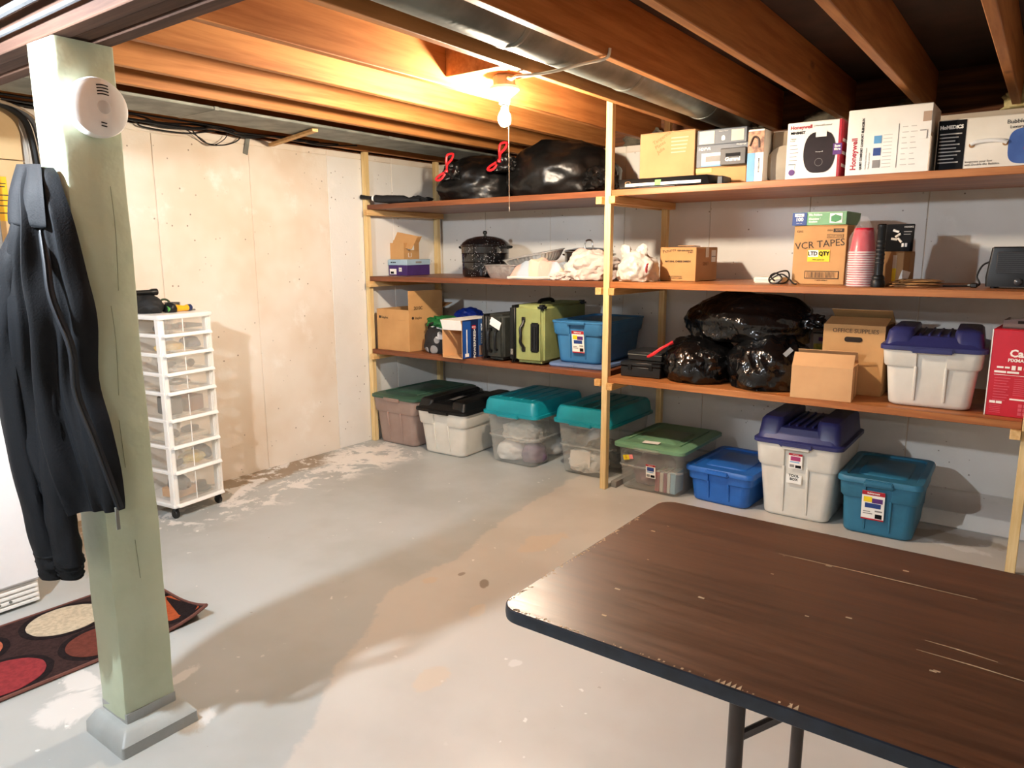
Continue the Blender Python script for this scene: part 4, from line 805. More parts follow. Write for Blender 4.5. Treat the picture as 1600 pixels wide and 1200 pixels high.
sp(b, .0, D_, .0, H_, navy_card, W_); sp(b, .005, .085, .005, H_-.01, M('royal_print', '#1d4f9c', .5), W_+.0014); sp(b, .165, .235, .0, H_, M('steel_print', '#31598f', .5), W_+.0014); sp(b, .24, .265, .0, H_, white_pr, W_+.0014); sp(b, .17, .23, .01, .08, M('photo_print', '#9a7a68', .5), W_+.0028)
sp(b, .04, .047, .03, .20, white_pr, W_+.003); sp(b, .025, .062, .012, .035, white_pr, W_+.003); sp(b, .10, .135, .20, .225, red_pr, W_+.0028)
txt('POWERFRESH', .033, white_pr, b, (W_+.0042, .125, .10), (0, -90, 180), 'CENTER', bold=.0006); txt('BISSELL', .014, white_pr, b, (W_+.0048, .118, .2125), (90, 0, 90), 'CENTER'); txt('STEAM MOP', .026, white_pr, b, (W_+.0042, .20, .16), (0, -90, 180), 'CENTER', bold=.0006)
def suitcase(name, label, loc, yaw, w_, d, h, mat, trim, side_handle):
    t = thing(name, label, 'suitcase', loc, yaw)
    obj('shell', bx(.05, w_, 0, d, .012, h), mat, t, bev=.022, seg=3); obj('zip_gusset', bx(0, .052, .008, d-.008, .012, h-.006), trim, t, bev=.016, seg=3)
    obj('zipper', bx(.024, .028, .006, d-.006, .010, h-.003), black_rub, t, bev=.002)
    for y in (.05, d-.05): obj('wheel', tube([(w_*.5-.014, y, .014), (w_*.5+.014, y, .014)], .014, 14), black_rub, t)
    return t
camo_m = M('dark_green_nylon', '#2a2c26', .75, hex2='#1d1f1a', vs=16, bump=.2, bs=120)
s1 = suitcase('suitcase', 'black suitcase with a white paper tag', (1.085, -.85, .7225), -2, .20, .52, .315, camo_m, black_pl, 1)
obj('side_handle', tube([(.10, -.002, .07), (.10, -.028, .085), (.10, -.03, .20), (.10, -.002, .215)], .012, 8, smooth=4), black_pl, s1); obj('side_handle', tube([(.15, -.002, .08), (.15, -.02, .095), (.15, -.02, .19), (.15, -.002, .205)], .008, 8, smooth=4), black_pl, s1)
tg = obj('paper_tag', bx(-.045, .045, -.001, .001, -.028, .028), white_pr, s1, (.145, -.012, .255), (R(6), R(24), 0), bev=.0004); obj('tag_string', tube([(.11, -.005, .29), (.10, -.012, .275), (.105, -.012, .262)], .002, 5), white_pl, s1)
olive = M('olive_green_canvas', '#8b9158', .7, hex2='#80864e', vs=8, bump=.15, bs=200)
s2_ = suitcase('suitcase', 'olive green suitcase with black trim standing on the lower shelf', (1.335, -.868, .7225), 4, .265, .60, .385, olive, black_pl, 1)
hb = obj('carry_handle', tube([(.120, -.004, .285), (.120, -.012, .265), (.112, -.03, .235), (.118, -.034, .19), (.112, -.03, .15), (.12, -.012, .12), (.12, -.004, .10)], .010, 8, smooth=4), black_pl, s2_)
for z in (.085, .275): obj('handle_mount', bx(.106, .134, -.010, .0, z, z+.035), black_pl, hb, bev=.004)
cp = obj('telescopic_socket', bx(.172, .235, -.010, .004, .085, .275), black_pl, s2_, bev=.008, seg=2)
for x in (.187, .212): obj('recess_bar', bx(x-.006, x+.006, -.018, -.008, .105, .255), M('satin_black', '#2a2b2d', .3), cp, bev=.005, seg=2)
obj('top_handle', tube([(.14, .16, .384), (.14, .19, .405), (.14, .32, .405), (.14, .35, .384)], .013, 8, smooth=4), black_pl, s2_)
for y in (.02, .57): obj('corner_guard', bx(.22, .27, y-.03, y+.03, .355, .39), black_pl, s2_, bev=.012, seg=2)
obj('zip_puller', bx(.02, .04, -.006, 0, .06, .10), chrome, s2_, bev=.002)

# ------------------------------------------------------------------ top shelf, right section
Z3 = 1.7885
b = thing('slim_device_box', 'slim black device box with a torn white label at the shelf front', 'box', (2.095, -.845, Z3), 1)
obj('body', loft([[(.02, .0, .004), (.55, .0, .004), (.575, .18, .004), (.0, .18, .004)], [(.005, .012, .055), (.53, .012, .055), (.555, .18, .058), (-.005, .18, .058)]]), black_pl, b, bev=.003)
obj('foot', bx(.14, .36, -.004, .10, 0, .012), black_pl, b, bev=.004); obj('torn_label', bx(.055, .50, -.0005, .0005, .010, .026), white_pr, b, (0, -.0012, .004), (R(-13), 0, 0), smooth=False)
obj('green_sticker', bx(.235, .27, -.001, .0, .010, .04), M('green_sticker', '#6fbf5a', .5), b, (0, -.0018, .004), (R(-13), 0, 0), smooth=False); obj('badge', tube([(.07+.016*math.cos(a), .002+.006*(1+math.sin(a))*.3, .034+.007*math.sin(a)) for a in [2*math.pi*k/18 for k in range(19)]], .0012, 5), kraft_l, b)
obj('end_block', bx(.578, .610, .03, .16, 0, .045), black_pl, b, bev=.004)
b = carton('file_carton', 'beige carton with faded handwriting beside the middle post', (2.095, -.56, Z3), 0, .345, .34, .338, kraft_l)
txt('Tangerine\nPlates\nJulie', .03, kraft_d, b, (.10, -.001, .25), (90, -28, 0)); 
for k in range(5): fp(b, .20, .29+.004*k, .215+k*.02, .222+k*.02, M('faded_label', '#d8c3a2', .7))
fp(b, .14, .17, .02, .06, M('faded_label', '#d8c3a2', .7))
b = carton('flat_carton', 'low carton with a green strip at the bottom of the gadget boxes', (2.478, -.62, Z3), 0, .284, .26, .113, kraft, tapes=False); fp(b, .0, .09, .085, .108, M('lime_print', '#8fd05a', .5))
slate = M('slate_card', '#5b626c', .5, hex2='#525963'); charc = M('charcoal_card', '#3b3836', .5, hex2='#322f2e')
def rbox(name, label, loc, yaw, w_, d, h, mat, cat='box', group=None):
    t = thing(name, label, cat, loc, yaw, group); obj('body', bx(0, w_, 0, d, 0, h-.002), mat, t, bev=.002)
    obj('tuck_flap', bx(.002, w_-.002, .004, d-.002, h-.002, h), mat, t, bev=.0008); return t
b = rbox('recorder_box', 'slate grey video recorder box in the middle of the gadget boxes', (2.475, -.615, 1.9025), 0, .29, .24, .12, slate)
txt('HDPVR', .022, white_pr, b, (.012, -.001, .098), bold=.0004); txt('Hauppauge', .012, white_pr, b, (.28, -.001, .11), align='RIGHT'); fp(b, .03, .155, .012, .075, white_pr); fp(b, .055, .145, .028, .058, grey_pr, -.0026); fp(b, .03, .155, .004, .012, lblue_pr)
b = rbox('speaker_box', 'small charcoal box with a white logo in front of the recorder box', (2.632, -.665, 1.9025), 0, .138, .045, .088, charc); txt('Gummi', .028, white_pr, b, (.069, -.001, .028), align='CENTER', bold=.0012); fp(b, .03, .11, .042, .06, black_pr)
o = b
b = rbox('dvd_box', 'dark grey box with cream stickers topmost of the gadget boxes', (2.47, -.60, 2.0235), 0, .28, .22, .082, slate)
fp(b, .012, .10, .006, .074, M('cream_print', '#d9d2bf', .6)); fp(b, .195, .265, .012, .07, MATS['cream_print']); obj('drop_logo', lumpy(.011, .001, .028, 9, .0, sub=2, flat=.8), white_pr, b, (.15, -.001, .018)); txt('Western Digital', .008, white_pr, b, (.15, -.001, .068), align='CENTER')
b = rbox('faucet_box', 'narrow white and blue faucet box beside the gadget boxes', (2.780, -.66, Z3), 0, .085, .30, .285, white_pr)
fp(b, 0, .04, 0, .165, lblue_pr); fp(b, 0, .085, .165, .275, M('copper_photo', '#c8916a', .5, hex2='#6a4028', vs=30)); txt('MOEN', .026, black_pr, b, (.062, -.001, .10), (0, 90, 0), 'CENTER', bold=.0006); obj('photo_tap', tube([(.012, -.002, .20), (.03, -.002, .245), (.055, -.002, .235), (.062, -.002, .19)], .006, 6, smooth=5), M('dark_bronze', '#3a241a', .4), b)
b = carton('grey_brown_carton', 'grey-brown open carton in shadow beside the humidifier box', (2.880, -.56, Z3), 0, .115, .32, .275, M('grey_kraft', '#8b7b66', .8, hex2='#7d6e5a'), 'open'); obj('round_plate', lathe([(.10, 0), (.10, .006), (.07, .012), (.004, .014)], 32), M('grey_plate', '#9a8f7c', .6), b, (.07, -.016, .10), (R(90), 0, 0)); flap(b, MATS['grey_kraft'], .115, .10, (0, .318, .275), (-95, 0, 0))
b = rbox('humidifier_box', 'white and red box picturing a black humidifier', (3.006, -.74, Z3), 1, .255, .20, .283, white_pr)
sp(b, 0, .20, 0, .281, red_pr, .255); fp(b, .243, .2545, 0, .281, red_pr)
hum = M('humidifier_photo', '#2c2022', .5, hex2='#1f1618', spec=.2); obj('printed_humidifier', loft([[(.158+.075*c_*s_, yv, .132+.098*math.sin(a)) for a, c_, s_ in [(2*math.pi*k/40, math.copysign(abs(math.cos(2*math.pi*k/40))**.6, math.cos(2*math.pi*k/40)), 1.0) for k in range(40)]] for yv in (-.0028, -.0012)]), hum, b, smooth=False)
fp(b, .138, .188, .205, .232, white_pr, -.0034); txt('Honeywell', .024, red_pr, b, (.014, -.001, .258), bold=.0007); txt('| Humidificateur', .013, grey_pr, b, (.125, -.001, .260)); txt('MINIMIST', .017, black_pr, b, (.016, -.001, .232), bold=.0006)
txt('Vapeur\nfroide', .010, grey_pr, b, (.016, -.001, .20)); 
for k in range(5): fp(b, .016, .05+.004*(k % 3), .172-k*.018, .175-k*.018, grey_pr)
fp(b, .016, .045, .055, .082, white_pr); fp(b, .014, .047, .079, .083, black_pr); obj('badge', lathe([(.015, 0), (.015, .0015)], 18), purple_pr, b, (.031, -.0008, .042), (R(90), 0, 0))
txt('Honeywell', .008, white_pr, b, (.158, -.0032, .135), align='CENTER'); obj('printed_dial', tube([(.158+.018*math.cos(a), -.003, .085+.018*math.sin(a)) for a in [2*math.pi*k/24 for k in range(25)]], .0009, 5), grey_pr, b)
fp(b, .222, .262, .115, .168, purple_pr, -.0045, .0024); txt('Sans\nfiltre', .015, white_pr, b, (.242, -.0062, .148), align='CENTER', bold=.0006)
for k in range(3): sp(b, .03, .17, .06+.06*k, .075+.06*k, white_pr, .2562)
b = rbox('fan_heater_box', 'large white box with red vertical lettering on the top shelf', (3.300, -.785, Z3), 0, .352, .26, .305, white_pr)
txt('Honeywell', .034, red_pr, b, (.035, -.001, .03), (0, -90, 90), bold=.001); txt('QUIET COMFORT CONFORT SILENCIEUX', .0125, black_pr, b, (.067, -.001, .03), (0, -90, 90), bold=.0006); txt('Oscillating Ceramic Heater', .009, grey_pr, b, (.088, -.001, .03), (0, -90, 90)); txt('Chauffage ceramique', .009, grey_pr, b, (.102, -.001, .03), (0, -90, 90))
for k, m in enumerate((grey_pr, blue_pr, lblue_pr)): fp(b, .118, .15, .035+k*.055, .070+k*.055, m)
for k in range(10): fp(b, .158, .195, .035+k*.016, .0375+k*.016, M('pale_grey_print', '#c6c2bb', .6))
fp(b, .218, .220, .03, .225, grey_pr)
for r_ in range(2):
    for k in range(8): fp(b, .235+r_*.035, .262+r_*.035-(k % 3)*.005, .04+k*.024, .043+k*.024, MATS['pale_grey_print'])
fp(b, .315, .348, .225, .268, M('tan_print', '#b99f8a', .6)); fp(b, .305, .335, .15, .19, white_pr, -.003); fp(b, .307, .333, .185, .189, grey_pr, -.0042); sp(b, .01, .06, .0, .18, M('torn_card', '#cfc0ad', .8), .352); obj('torn_edge', bx(.349, .358, -.003, .02, 0, .16), M('torn_card', '#cfc0ad', .8), b, bev=.003)
b = rbox('foot_spa_box', 'long white box with a black text panel and blue foot spa picture', (3.668, -.72, Z3), 0, .47, .32, .23, M('ivory_print', '#efe8da', .55, hex2='#e8e0d0'))
fp(b, .004, .112, 0, .226, black_pr); txt('HoMEDiCS', .0215, white_pr, b, (.010, -.0025, .196), bold=.0012, sx=.9)
for k in range(9): fp(b, .012, .098-(k*7 % 5)*.006, .165-k*.0155, .170-k*.0155, M('pale_grey_print', '#c6c2bb', .6), -.0024)
bs = M('blue_spa_photo', '#4a6fb5', .35, hex2='#3a5a9c'); obj('printed_spa', loft([[(.36+.085*math.copysign(abs(math.cos(a))**.5, math.cos(a)), yv, .095+.075*math.copysign(abs(math.sin(a))**.6, math.sin(a))) for a in [2*math.pi*k/36 for k in range(36)]] for yv in (-.0028, -.0012)]), bs, b, smooth=False)
obj('printed_dot', lathe([(.013, 0), (.013, .0012)], 16), red_pr, b, (.345, -.0024, .085), (R(90), 0, 0)); txt('BubbleSpa', .024, black_pr, b, (.262, -.001, .198)); txt('Luxury Foot Spa', .018, black_pr, b, (.275, -.001, .176))
hs = obj('carry_handle', tube([(.135, -.004, .115), (.16, -.008, .124), (.21, -.009, .126), (.25, -.008, .122), (.27, -.004, .114)], .009, 8, smooth=4), white_pl, b)
for x in (.14, .265): obj('handle_slot', lathe([(.012, 0), (.012, .0014)], 16), kraft_d, hs, (x, -.0008, .112), (R(90), 0, 0))
txt('Invigorate your feet\nwith Double the Bubbles.', .013, M('brown_print', '#6b5a48', .6), b, (.118, -.001, .034))
o = obj('insulation_tuft', lumpy(.10, .05, .10, 81, .4, ridge=.4), M('yellow_insulation', '#e2d6a0', .95, hex2='#cfc085', bump=.6, bs=60), None, (3.98, .015, 2.152)); tag(o, 'tuft of pale yellow insulation on the wall top at the right', 'insulation')
for k, (x, s_) in enumerate([(2.32, .12), (2.52, .10), (3.02, .13), (3.42, .10), (1.85, .14)]):
    o = obj('insulation_tuft', lumpy(s_, .05, .09, 82+k, .4, ridge=.4), M('grey_insulation', '#6a6252', .95, hex2='#494338', vs=12, bump=.6, bs=60), None, (x, .012, 2.152))
    tag(o, ['grey insulation wad under the round duct end', 'grey insulation wad right of the round duct', 'dusty insulation wad above the humidifier box', 'dusty insulation wad above the large white box', 'grey insulation wad behind the middle post top'][k], 'insulation')

# ------------------------------------------------------------------ middle shelf, right section
Z2 = 1.2675
poly = M('white_carrier_polythene', '#cfc9c1', .38, hex2='#c3bcb2', bump=.5, bs=14, bdist=.03)
b = thing('carrier_bag', 'knotted white plastic carrier bag with a red logo next to the middle post', 'bag', (2.185, -.72, Z2))
obj('bag_body', lumpy(.115, .125, .165, 91, .14, ridge=.12, rfreq=2.4, sub=5), poly, b)
for s in (-1, 1): obj('bag_ear', lumpy(.03, .02, .065, 92+s, .3, ridge=.5, sub=3), poly, b, (-.02+s*.035, -.02, .145), (0, R(s*28), 0))
obj('logo_ring', tube([(.095+.004*math.cos(a), -.065+.022*math.cos(a), .075+.028*math.sin(a)) for a in [2*math.pi*k/20 for k in range(21)]], .0045, 6), red_pr, b); txt('M', .035, red_pr, b, (.104, -.07, .075), (90, 0, 62), 'CENTER', bold=.002)
b = carton('cheese_carton', 'brown carton with printed lettering right of the carrier bag', (2.262, -.59, Z2), 0, .225, .33, .198, kraft)
txt('NATURAL CHEESE SHREDS', .0135, ink, b, (.112, -.001, .115), align='CENTER', bold=.0006); txt('Pictures', .026, ink, b, (.015, -.001, .17), (90, -10, 0)); txt('KEEP REFRIGERATED\n33-40 F', .0105, ink, b, (.205, -.001, .172), align='RIGHT', bold=.0003); txt('KRAFT FOODS INC\nGLENVIEW IL 60025', .010, ink, b, (.10, -.001, .022), align='CENTER')
sp(b, .23, .30, .11, .18, white_pr, .225); sp(b, .235, .295, .14, .145, grey_pr, .2262); txt('KRAFT', .03, kraft_d, b, (.226, .10, .10), (90, 0, 90)); flap(b, kraft, .10, .10, (.10, .0, .199), (88, 0, 0)).location = (.10, .12, .2)
b = thing('router', 'small flat white router on the middle shelf', 'router', (2.92, -.66, Z2), -4)
obj('case', bx(-.075, .075, 0, .13, .002, .034), M('ivory_plastic', '#ece5cf', .4), b, bev=.006, seg=2); obj('vent_line', bx(-.06, .05, -.001, .001, .018, .020), grey_pr, b)
o = obj('tangled_cord', tube([(2.96, -.665, 1.285), (2.95, -.70, 1.31), (2.98, -.705, 1.325), (3.01, -.70, 1.30), (2.99, -.71, 1.275), (2.955, -.705, 1.274), (2.945, -.70, 1.30), (2.99, -.70, 1.33), (3.025, -.66, 1.335), (3.03, -.64, 1.30), (3.02, -.68, 1.274), (2.99, -.72, 1.273), (2.96, -.715, 1.274), (2.95, -.70, 1.29), (3.0, -.69, 1.32), (3.04, -.69, 1.30), (3.07, -.70, 1.273), (3.09, -.72, 1.272)], .0042, 6, smooth=6), black_rub); tag(o, 'tangled black power cord lying over the white router', 'cord')
b = carton('tape_carton', 'tall carton with handwritten letters and a yellow sticker on the middle shelf', (3.040, -.63, Z2), -2, .262, .30, .302, kraft)
txt('VCR TAPES', .050, ink, b, (.131, -.001, .205), (90, -5, 0), 'CENTER'); s_ = fp(b, .075, .185, .118, .178, yellow_pr, -.002); fp(b, .078, .128, .142, .176, white_pr, -.0032); txt('LTD QTY', .028, black_pr, b, (.130, -.0045, .158), align='CENTER', bold=.001, sx=.9); txt('While supplies last', .008, ink, b, (.13, -.0045, .128), align='CENTER')
fp(b, .065, .235, .030, .070, ink); fp(b, .069, .231, .034, .066, kraft, -.0024)
for k in range(22): fp(b, .078+k*.0066, .078+k*.0066+random.choice((.0018, .003, .004)), .036, .064, ink, -.0034)
txt('7 36292 30708 3', .009, ink, b, (.15, -.001, .022), align='CENTER'); txt('12/15', .015, ink, b, (.012, -.001, .272)); fp(b, .195, .245, .266, .284, ink); fp(b, .165, .245, .238, .256, ink); fp(b, .167, .243, .240, .254, kraft, -.0024); txt('GLOW 30708', .012, ink, b, (.205, -.0035, .247), align='CENTER'); txt('ITEM', .012, ink, b, (.165, -.001, .275)); txt('30708', .013, kraft_l, b, (.22, -.0025, .275), align='CENTER')
b = thing('folder_box', 'green and navy file folder box lying on the tall carton', 'box', (3.028, -.635, 1.5705), -1)
obj('body', bx(0, .265, 0, .30, 0, .066), green_pr, b, bev=.002); obj('lid_edge', bx(-.001, .266, -.001, .301, .060, .0665), M('pale_green_card', '#9cc79c', .6), b, bev=.001); fp(b, 0, .072, 0, .0655, blue_pr, -.002)
fp(b, .012, .058, .045, .06, white_pr, -.0032); txt('Hilroy', .010, blue_pr, b, (.035, -.0045, .0525), align='CENTER'); txt('100', .026, white_pr, b, (.036, -.0032, .030), align='CENTER', bold=.001); txt('letter size', .007, white_pr, b, (.036, -.0032, .011), align='CENTER')
txt('File Folders', .014, white_pr, b, (.082, -.0012, .052), bold=.0006); txt('Chemises à\ndossiers', .013, white_pr, b, (.082, -.0012, .025), bold=.0006); fp(b, .185, .245, .01, .058, white_pr); obj('printed_folder', loft([[(x, yv, z) for x, z in ((.192, .018), (.215, .013), (.24, .025), (.24, .042), (.212, .052), (.192, .042))] for yv in (-.0035, -.0015)]), M('leaf_print', '#4f9a5c', .5), b, smooth=False)
cupm = M('red_cup_plastic', '#c92238', .3, hex2='#bb1c31'); cin = M('pink_white_rim', '#f2d8d6', .4)
def cup(z, label):
    t = thing('party_cup', label, 'cup', (3.392, -.71, z), random.uniform(0, 360), 'nested party cups')
    obj('cup_wall', lathe([(.0595, 0.003), (.043, .118), (.040, .121), (.004, .121)], 28, cap=(False, True)), cupm, t); obj('rim', lathe([(.0595, 0), (.0625, .002), (.0625, .006), (.0598, .008)], 28, cap=(False, False)), cin, t); return t
c0 = cup(Z2, 'red party cup nested upside down in the plastic-wrapped stack')
for k in range(1, 15):
    c = c0.copy(); COL.objects.link(c); c.location = (3.392, -.71, Z2+k*.0115); c.rotation_euler.z = k
    if k == 14: c['label'] = 'topmost red party cup of the stack, its whole side showing'
    for ch in c0.children: copy_part(ch, c)
b = thing('cup_sleeve', 'clear plastic bag wrapped around the stack of red cups', 'bag', (3.392, -.71, Z2))
plas = M('clear_film', '#f0eeee', .12, hex2='#ffffff', bump=.8, bs=22, clear=.13, bdist=.02)
Lp = []
for i in range(26):
    f = i/25; zz = .002+.335*f; r = .070-.012*f if f < .7 else (.0616-(f-.7)*.16)
    Lp.append([(r*(1+.10*noise.noise((math.cos(a)*3, math.sin(a)*3, f*6)))*math.cos(a)+.01*max(0, f-.7)*-4*.3, r*(1+.10*noise.noise((math.cos(a)*3, math.sin(a)*3+9, f*6)))*math.sin(a), zz) for a in [2*math.pi*k/30 for k in range(30)]])
obj('film', loft(Lp, cap=(False, True)), plas, b)
b = thing('long_flashlight', 'long black metal flashlight standing on its head', 'flashlight', (3.483, -.775, Z2))
obj('head', lathe([(.030, 0), (.031, .004), (.031, .028), (.027, .036), (.029, .042), (.027, .050), (.020, .058)], 28), black_pl, b); bo = obj('barrel', lathe([(.020, .058), (.0195, .07), (.0195, .27), (.021, .275), (.021, .292), (.016, .297), (.003, .298)], 24), M('black_anodized', '#1b1c1e', .25, .4), b)
for k in range(6): obj('grip_ring', lathe([(.0197, .11+k*.02), (.0208, .112+k*.02), (.0208, .118+k*.02), (.0197, .12+k*.02)], 20, cap=(False, False)), black_rub, bo)
b = carton('hook_carton', 'small brown carton with a yellow sticker behind the flashlight', (3.460, -.55, Z2), 0, .120, .16, .168, kraft_d, tapes=False)
fp(b, .045, .062, .02, .085, yellow_pr); fp(b, .045, .062, .085, .15, MATS['cream_print']); q = fp(b, .065, .105, .03, .10, white_pr, -.002); q.rotation_euler = (0, R(16), 0)
b = thing('blister_pack', 'black hardware card picturing white parts above the small carton', 'pack', (3.446, -.512, 1.4365)); b.rotation_euler = (R(-6), 0, 0)
obj('card', bx(0, .135, 0, .012, 0, .135), black_pr, b, bev=.001)
for k, (x, z, a) in enumerate(((.055, .10, 20), (.065, .078, -35), (.05, .06, 10), (.075, .055, 50))): obj('printed_part', tube([(-.014, 0, 0), (.014, 0, 0)], .006, 8), white_pr, b, (x, -.003, z), (0, R(a), 0))
for x in (.085, .10): fp(b, x, x+.010, .022, .040, white_pr)
txt('HOOKS', .012, white_pr, b, (.09, -.0015, .12)); fp(b, .09, .125, .095, .099, grey_pr); fp(b, .09, .12, .082, .086, grey_pr)
for k, (x, y, yaw, w_, lab) in enumerate([(3.60, -.60, -8, .25, 'kraft padded envelope lowest of the flat pile'), (3.62, -.60, 5, .23, 'kraft envelope in the middle of the flat pile'), (3.635, -.585, -4, .20, 'crumpled kraft envelope topmost of the flat pile')]):
    e = thing('envelope', lab, 'envelope', (x, y, Z2+.001+k*.0115), yaw, 'kraft envelopes')
    bm = lumpy(w_/2, .12, .011, 100+k, .10, flat=.2); obj('envelope_body', bm, kraft if k else kraft_l, e); obj('flap_edge', bx(-w_/2+.02, -w_/2+.05, -.09, .09, .0085, .0105), kraft_d, e)
b = thing('space_heater', 'black portable heater with a dial at the right end of the middle shelf', 'heater', (3.910, -.64, Z2), -3)
obj('housing', loft([rrect(.125, .07, .25, .15, .012, .008), rrect(.125, .07, .255, .155, .012, .05), rrect(.128, .075, .235, .14, .012, .182), rrect(.128, .075, .22, .125, .012, .188)]), black_pl, b)
gl = obj('grille', bx(.035, .20, -.006, .004, .065, .165), M('heater_grille', '#3b3b3d', .5, .3), b, bev=.003)
for k in range(11): obj('grille_bar', bx(.04, .195, -.010, -.005, .069+k*.0088, .072+k*.0088), black_pl, gl)
obj('dial', lathe([(.016, 0), (.016, .010), (.012, .014), (.002, .015)], 22), M('satin_dial', '#3c3d40', .25), b, (.125, -.008, .032), (R(90), 0, 0)); obj('indicator', bx(.19, .198, -.009, -.002, .025, .045), galv_dull, b, bev=.001)
for x in (.03, .22): obj('foot', lathe([(.012, 0), (.012, .01)], 12, (x, .02, 0)), black_rub, b); obj('foot', lathe([(.012, 0), (.012, .01)], 12, (x, .12, 0)), black_rub, b)
obj('power_cord', tube([(.0, .10, .12), (-.03, .10, .10), (-.045, .08, .05), (-.03, .05, .012), (-.10, .02, .006), (-.17, .0, .006)], .0045, 6, smooth=6), black_rub, b); pg = obj('plug', bx(-.06, -.03, .0, .03, 0, .022), black_rub, b, bev=.005); obj('plug_pins', bx(-.07, -.06, .006, .010, .008, .016), galv_dull, pg)

# ------------------------------------------------------------------ lower shelf, right section
Z1 = .7045
b = thing('device_case', 'black flat equipment case at the left end of the lower right shelf', 'case', (2.12, -.79, Z1), 4)
obj('base', bx(0, .25, 0, .30, 0, .062), M('satin_black_case', '#1c1d1f', .4), b, bev=.005); ld = obj('lid', bx(-.003, .253, -.003, .303, .064, .09), MATS['satin_black_case'], b, bev=.006)
for x in (.06, .19): obj('latch', bx(x-.012, x+.012, -.008, 0, .045, .078), black_pl, b, bev=.002)
b = thing('device_case', 'smaller black case stacked on the flat equipment case', 'case', (2.13, -.72, .7955), 2)
obj('base', bx(0, .22, 0, .22, 0, .035), MATS['satin_black_case'], b, bev=.005); obj('lid', bx(-.002, .222, -.002, .222, .036, .055), MATS['satin_black_case'], b, bev=.005); obj('seam', bx(.0, .22, -.003, .0, .033, .038), galv_dull, b)
b = bin_bag('lower left shiny bin bag of the pile, with red drawstring, on the lower shelf', (2.545, -.60, Z1), .215, .235, .25, 111, mat=bagmat, ridge=.13, rf=3.2)
obj('drawstring', tube([(-.10, -.17, .22), (-.15, -.20, .195), (-.205, -.22, .155), (-.235, -.22, .135), (-.20, -.225, .148), (-.155, -.215, .185), (-.10, -.18, .228)], .007, 6, smooth=5), red_tie, b)
b = bin_bag('lower right shiny bin bag of the pile on the lower shelf', (2.935, -.57, Z1), .215, .27, .29, 113, mat=bagmat, ridge=.13, rf=3.2); o = obj('care_tag', bx(-.012, .012, -.001, .001, -.025, .025), M('grey_tag', '#8d8d8d', .5), b, (.16, -.235, .22), (R(-20), R(40), 0))
b = bin_bag('topmost shiny bin bag lying across the pile under the shelf', (2.77, -.47, .935), .345, .25, .268, 115, mat=bagmat, ridge=.11, rf=2.8); obj('bag_tail', lumpy(.09, .06, .07, 116, .3, ridge=.5), bagmat, b, (.33, -.02, .09))
b = rbox('soap_box', 'small pale box with yellow print half hidden beside the bin bags', (3.09, -.30, Z1), 0, .105, .10, .272, M('grey_card', '#b8b6b0', .6)); fp(b, .005, .10, .13, .215, M('lemon_print', '#d9cf6a', .5, hex2='#9fae48', vs=30)); fp(b, .03, .095, .23, .252, purple_pr); obj('dark_lid', bx(-.002, .107, -.002, .102, .272, .28), charc, b)
b = carton('plain_carton', 'small plain kraft carton with a peaked flap at the shelf front', (3.135, -.868, Z1), 5, .285, .22, .165, kraft_l, 'open')
flap(b, kraft_l, .285, .085, (0, .002, .164), (-42, 0, 0)); flap(b, kraft_l, .285, .085, (0, .214, .166), (42, 0, 0)); sp(b, .10, .12, .0, .16, kraft_d, .2848)
b = carton('supply_carton', 'tall kraft carton with a hand hole and faint handwriting on the lower shelf', (3.215, -.61, Z1), 0, .295, .28, .36, kraft, 'open')
hole = M('dark_opening', '#241a12', .9); obj('hand_hole', loft([rrect(.148, 0, .085, .026, .012, 0, 5), rrect(.148, 0, .085, .026, .012, .003, 5)]), hole, b, (0, -.0008, .285), (R(90), 0, 0)); txt('OFFICE SUPPLIES', .030, M('faded_ink', '#6b5238', .8), b, (.155, -.001, .328), align='CENTER', bold=.0004)
flap(b, kraft, .295, .15, (0, .004, .358), (-78, 0, 0)); flap(b, kraft, .295, .14, (0, .276, .36), (62, 0, 0))
b = rbox('printer_box', 'red printer box with white lettering at the right end of the lower shelf', (3.968, -.78, Z1), -4, .36, .30, .39, M('red_card', '#c4122c', .45, hex2='#b81028'))
txt('Canon', .045, white_pr, b, (.072, -.001, .285), bold=.0016); txt('PIXMA TS3420', .020, white_pr, b, (.068, -.001, .255), bold=.0006)
for k, (x0, x1, z0, z1) in enumerate([(.03, .055, .218, .226), (.06, .078, .218, .226), (.085, .10, .212, .232), (.108, .122, .214, .230), (.13, .155, .216, .226), (.022, .066, .197, .206), (.070, .114, .197, .206), (.022, .145, .187, .189), (.09, .18, .078, .085), (.016, .038, .058, .069), (.041, .063, .058, .069)]): fp(b, x0, x1, z0, z1, white_pr)
pk = M('pink_red_print', '#dc5a6a', .5)
for k in range(9): fp(b, .026, .085-(k % 3)*.006, .172-k*.0125, .175-k*.0125, pk)
for k in range(9): fp(b, .10, .16-(k % 2)*.01, .172-k*.009, .174-k*.009, pk)
for i in range(3):
    for k in range(2): fp(b, .125+k*.018, .139+k*.018, .012+i*.018, .026+i*.018, pk)
for k in range(5): fp(b, .018, .06, .048-k*.008, .050-k*.008, pk)
fp(b, -.0, .004, 0, .388, white_pr)
b = thing('paper_tray', 'grey-brown cardboard tray lying tilted on the red printer box', 'tray', (4.0, -.72, 1.0955), -4)
obj('tray_floor', bx(0, .30, 0, .20, 0, .006), M('grey_brown_card', '#76645f', .7), b); q = obj('tray_wall', loft([[(0, 0, 0), (.30, 0, .0), (.30, .006, .0), (0, .006, 0)], [(0, 0, .035), (.30, 0, .075), (.30, .006, .075), (0, .006, .035)]]), MATS['grey_brown_card'], b); obj('hand_hole', bx(.055, .10, -.0012, .001, .022, .034), hole, q); obj('tray_wall', bx(0, .006, .006, .20, .0, .035), MATS['grey_brown_card'], b)

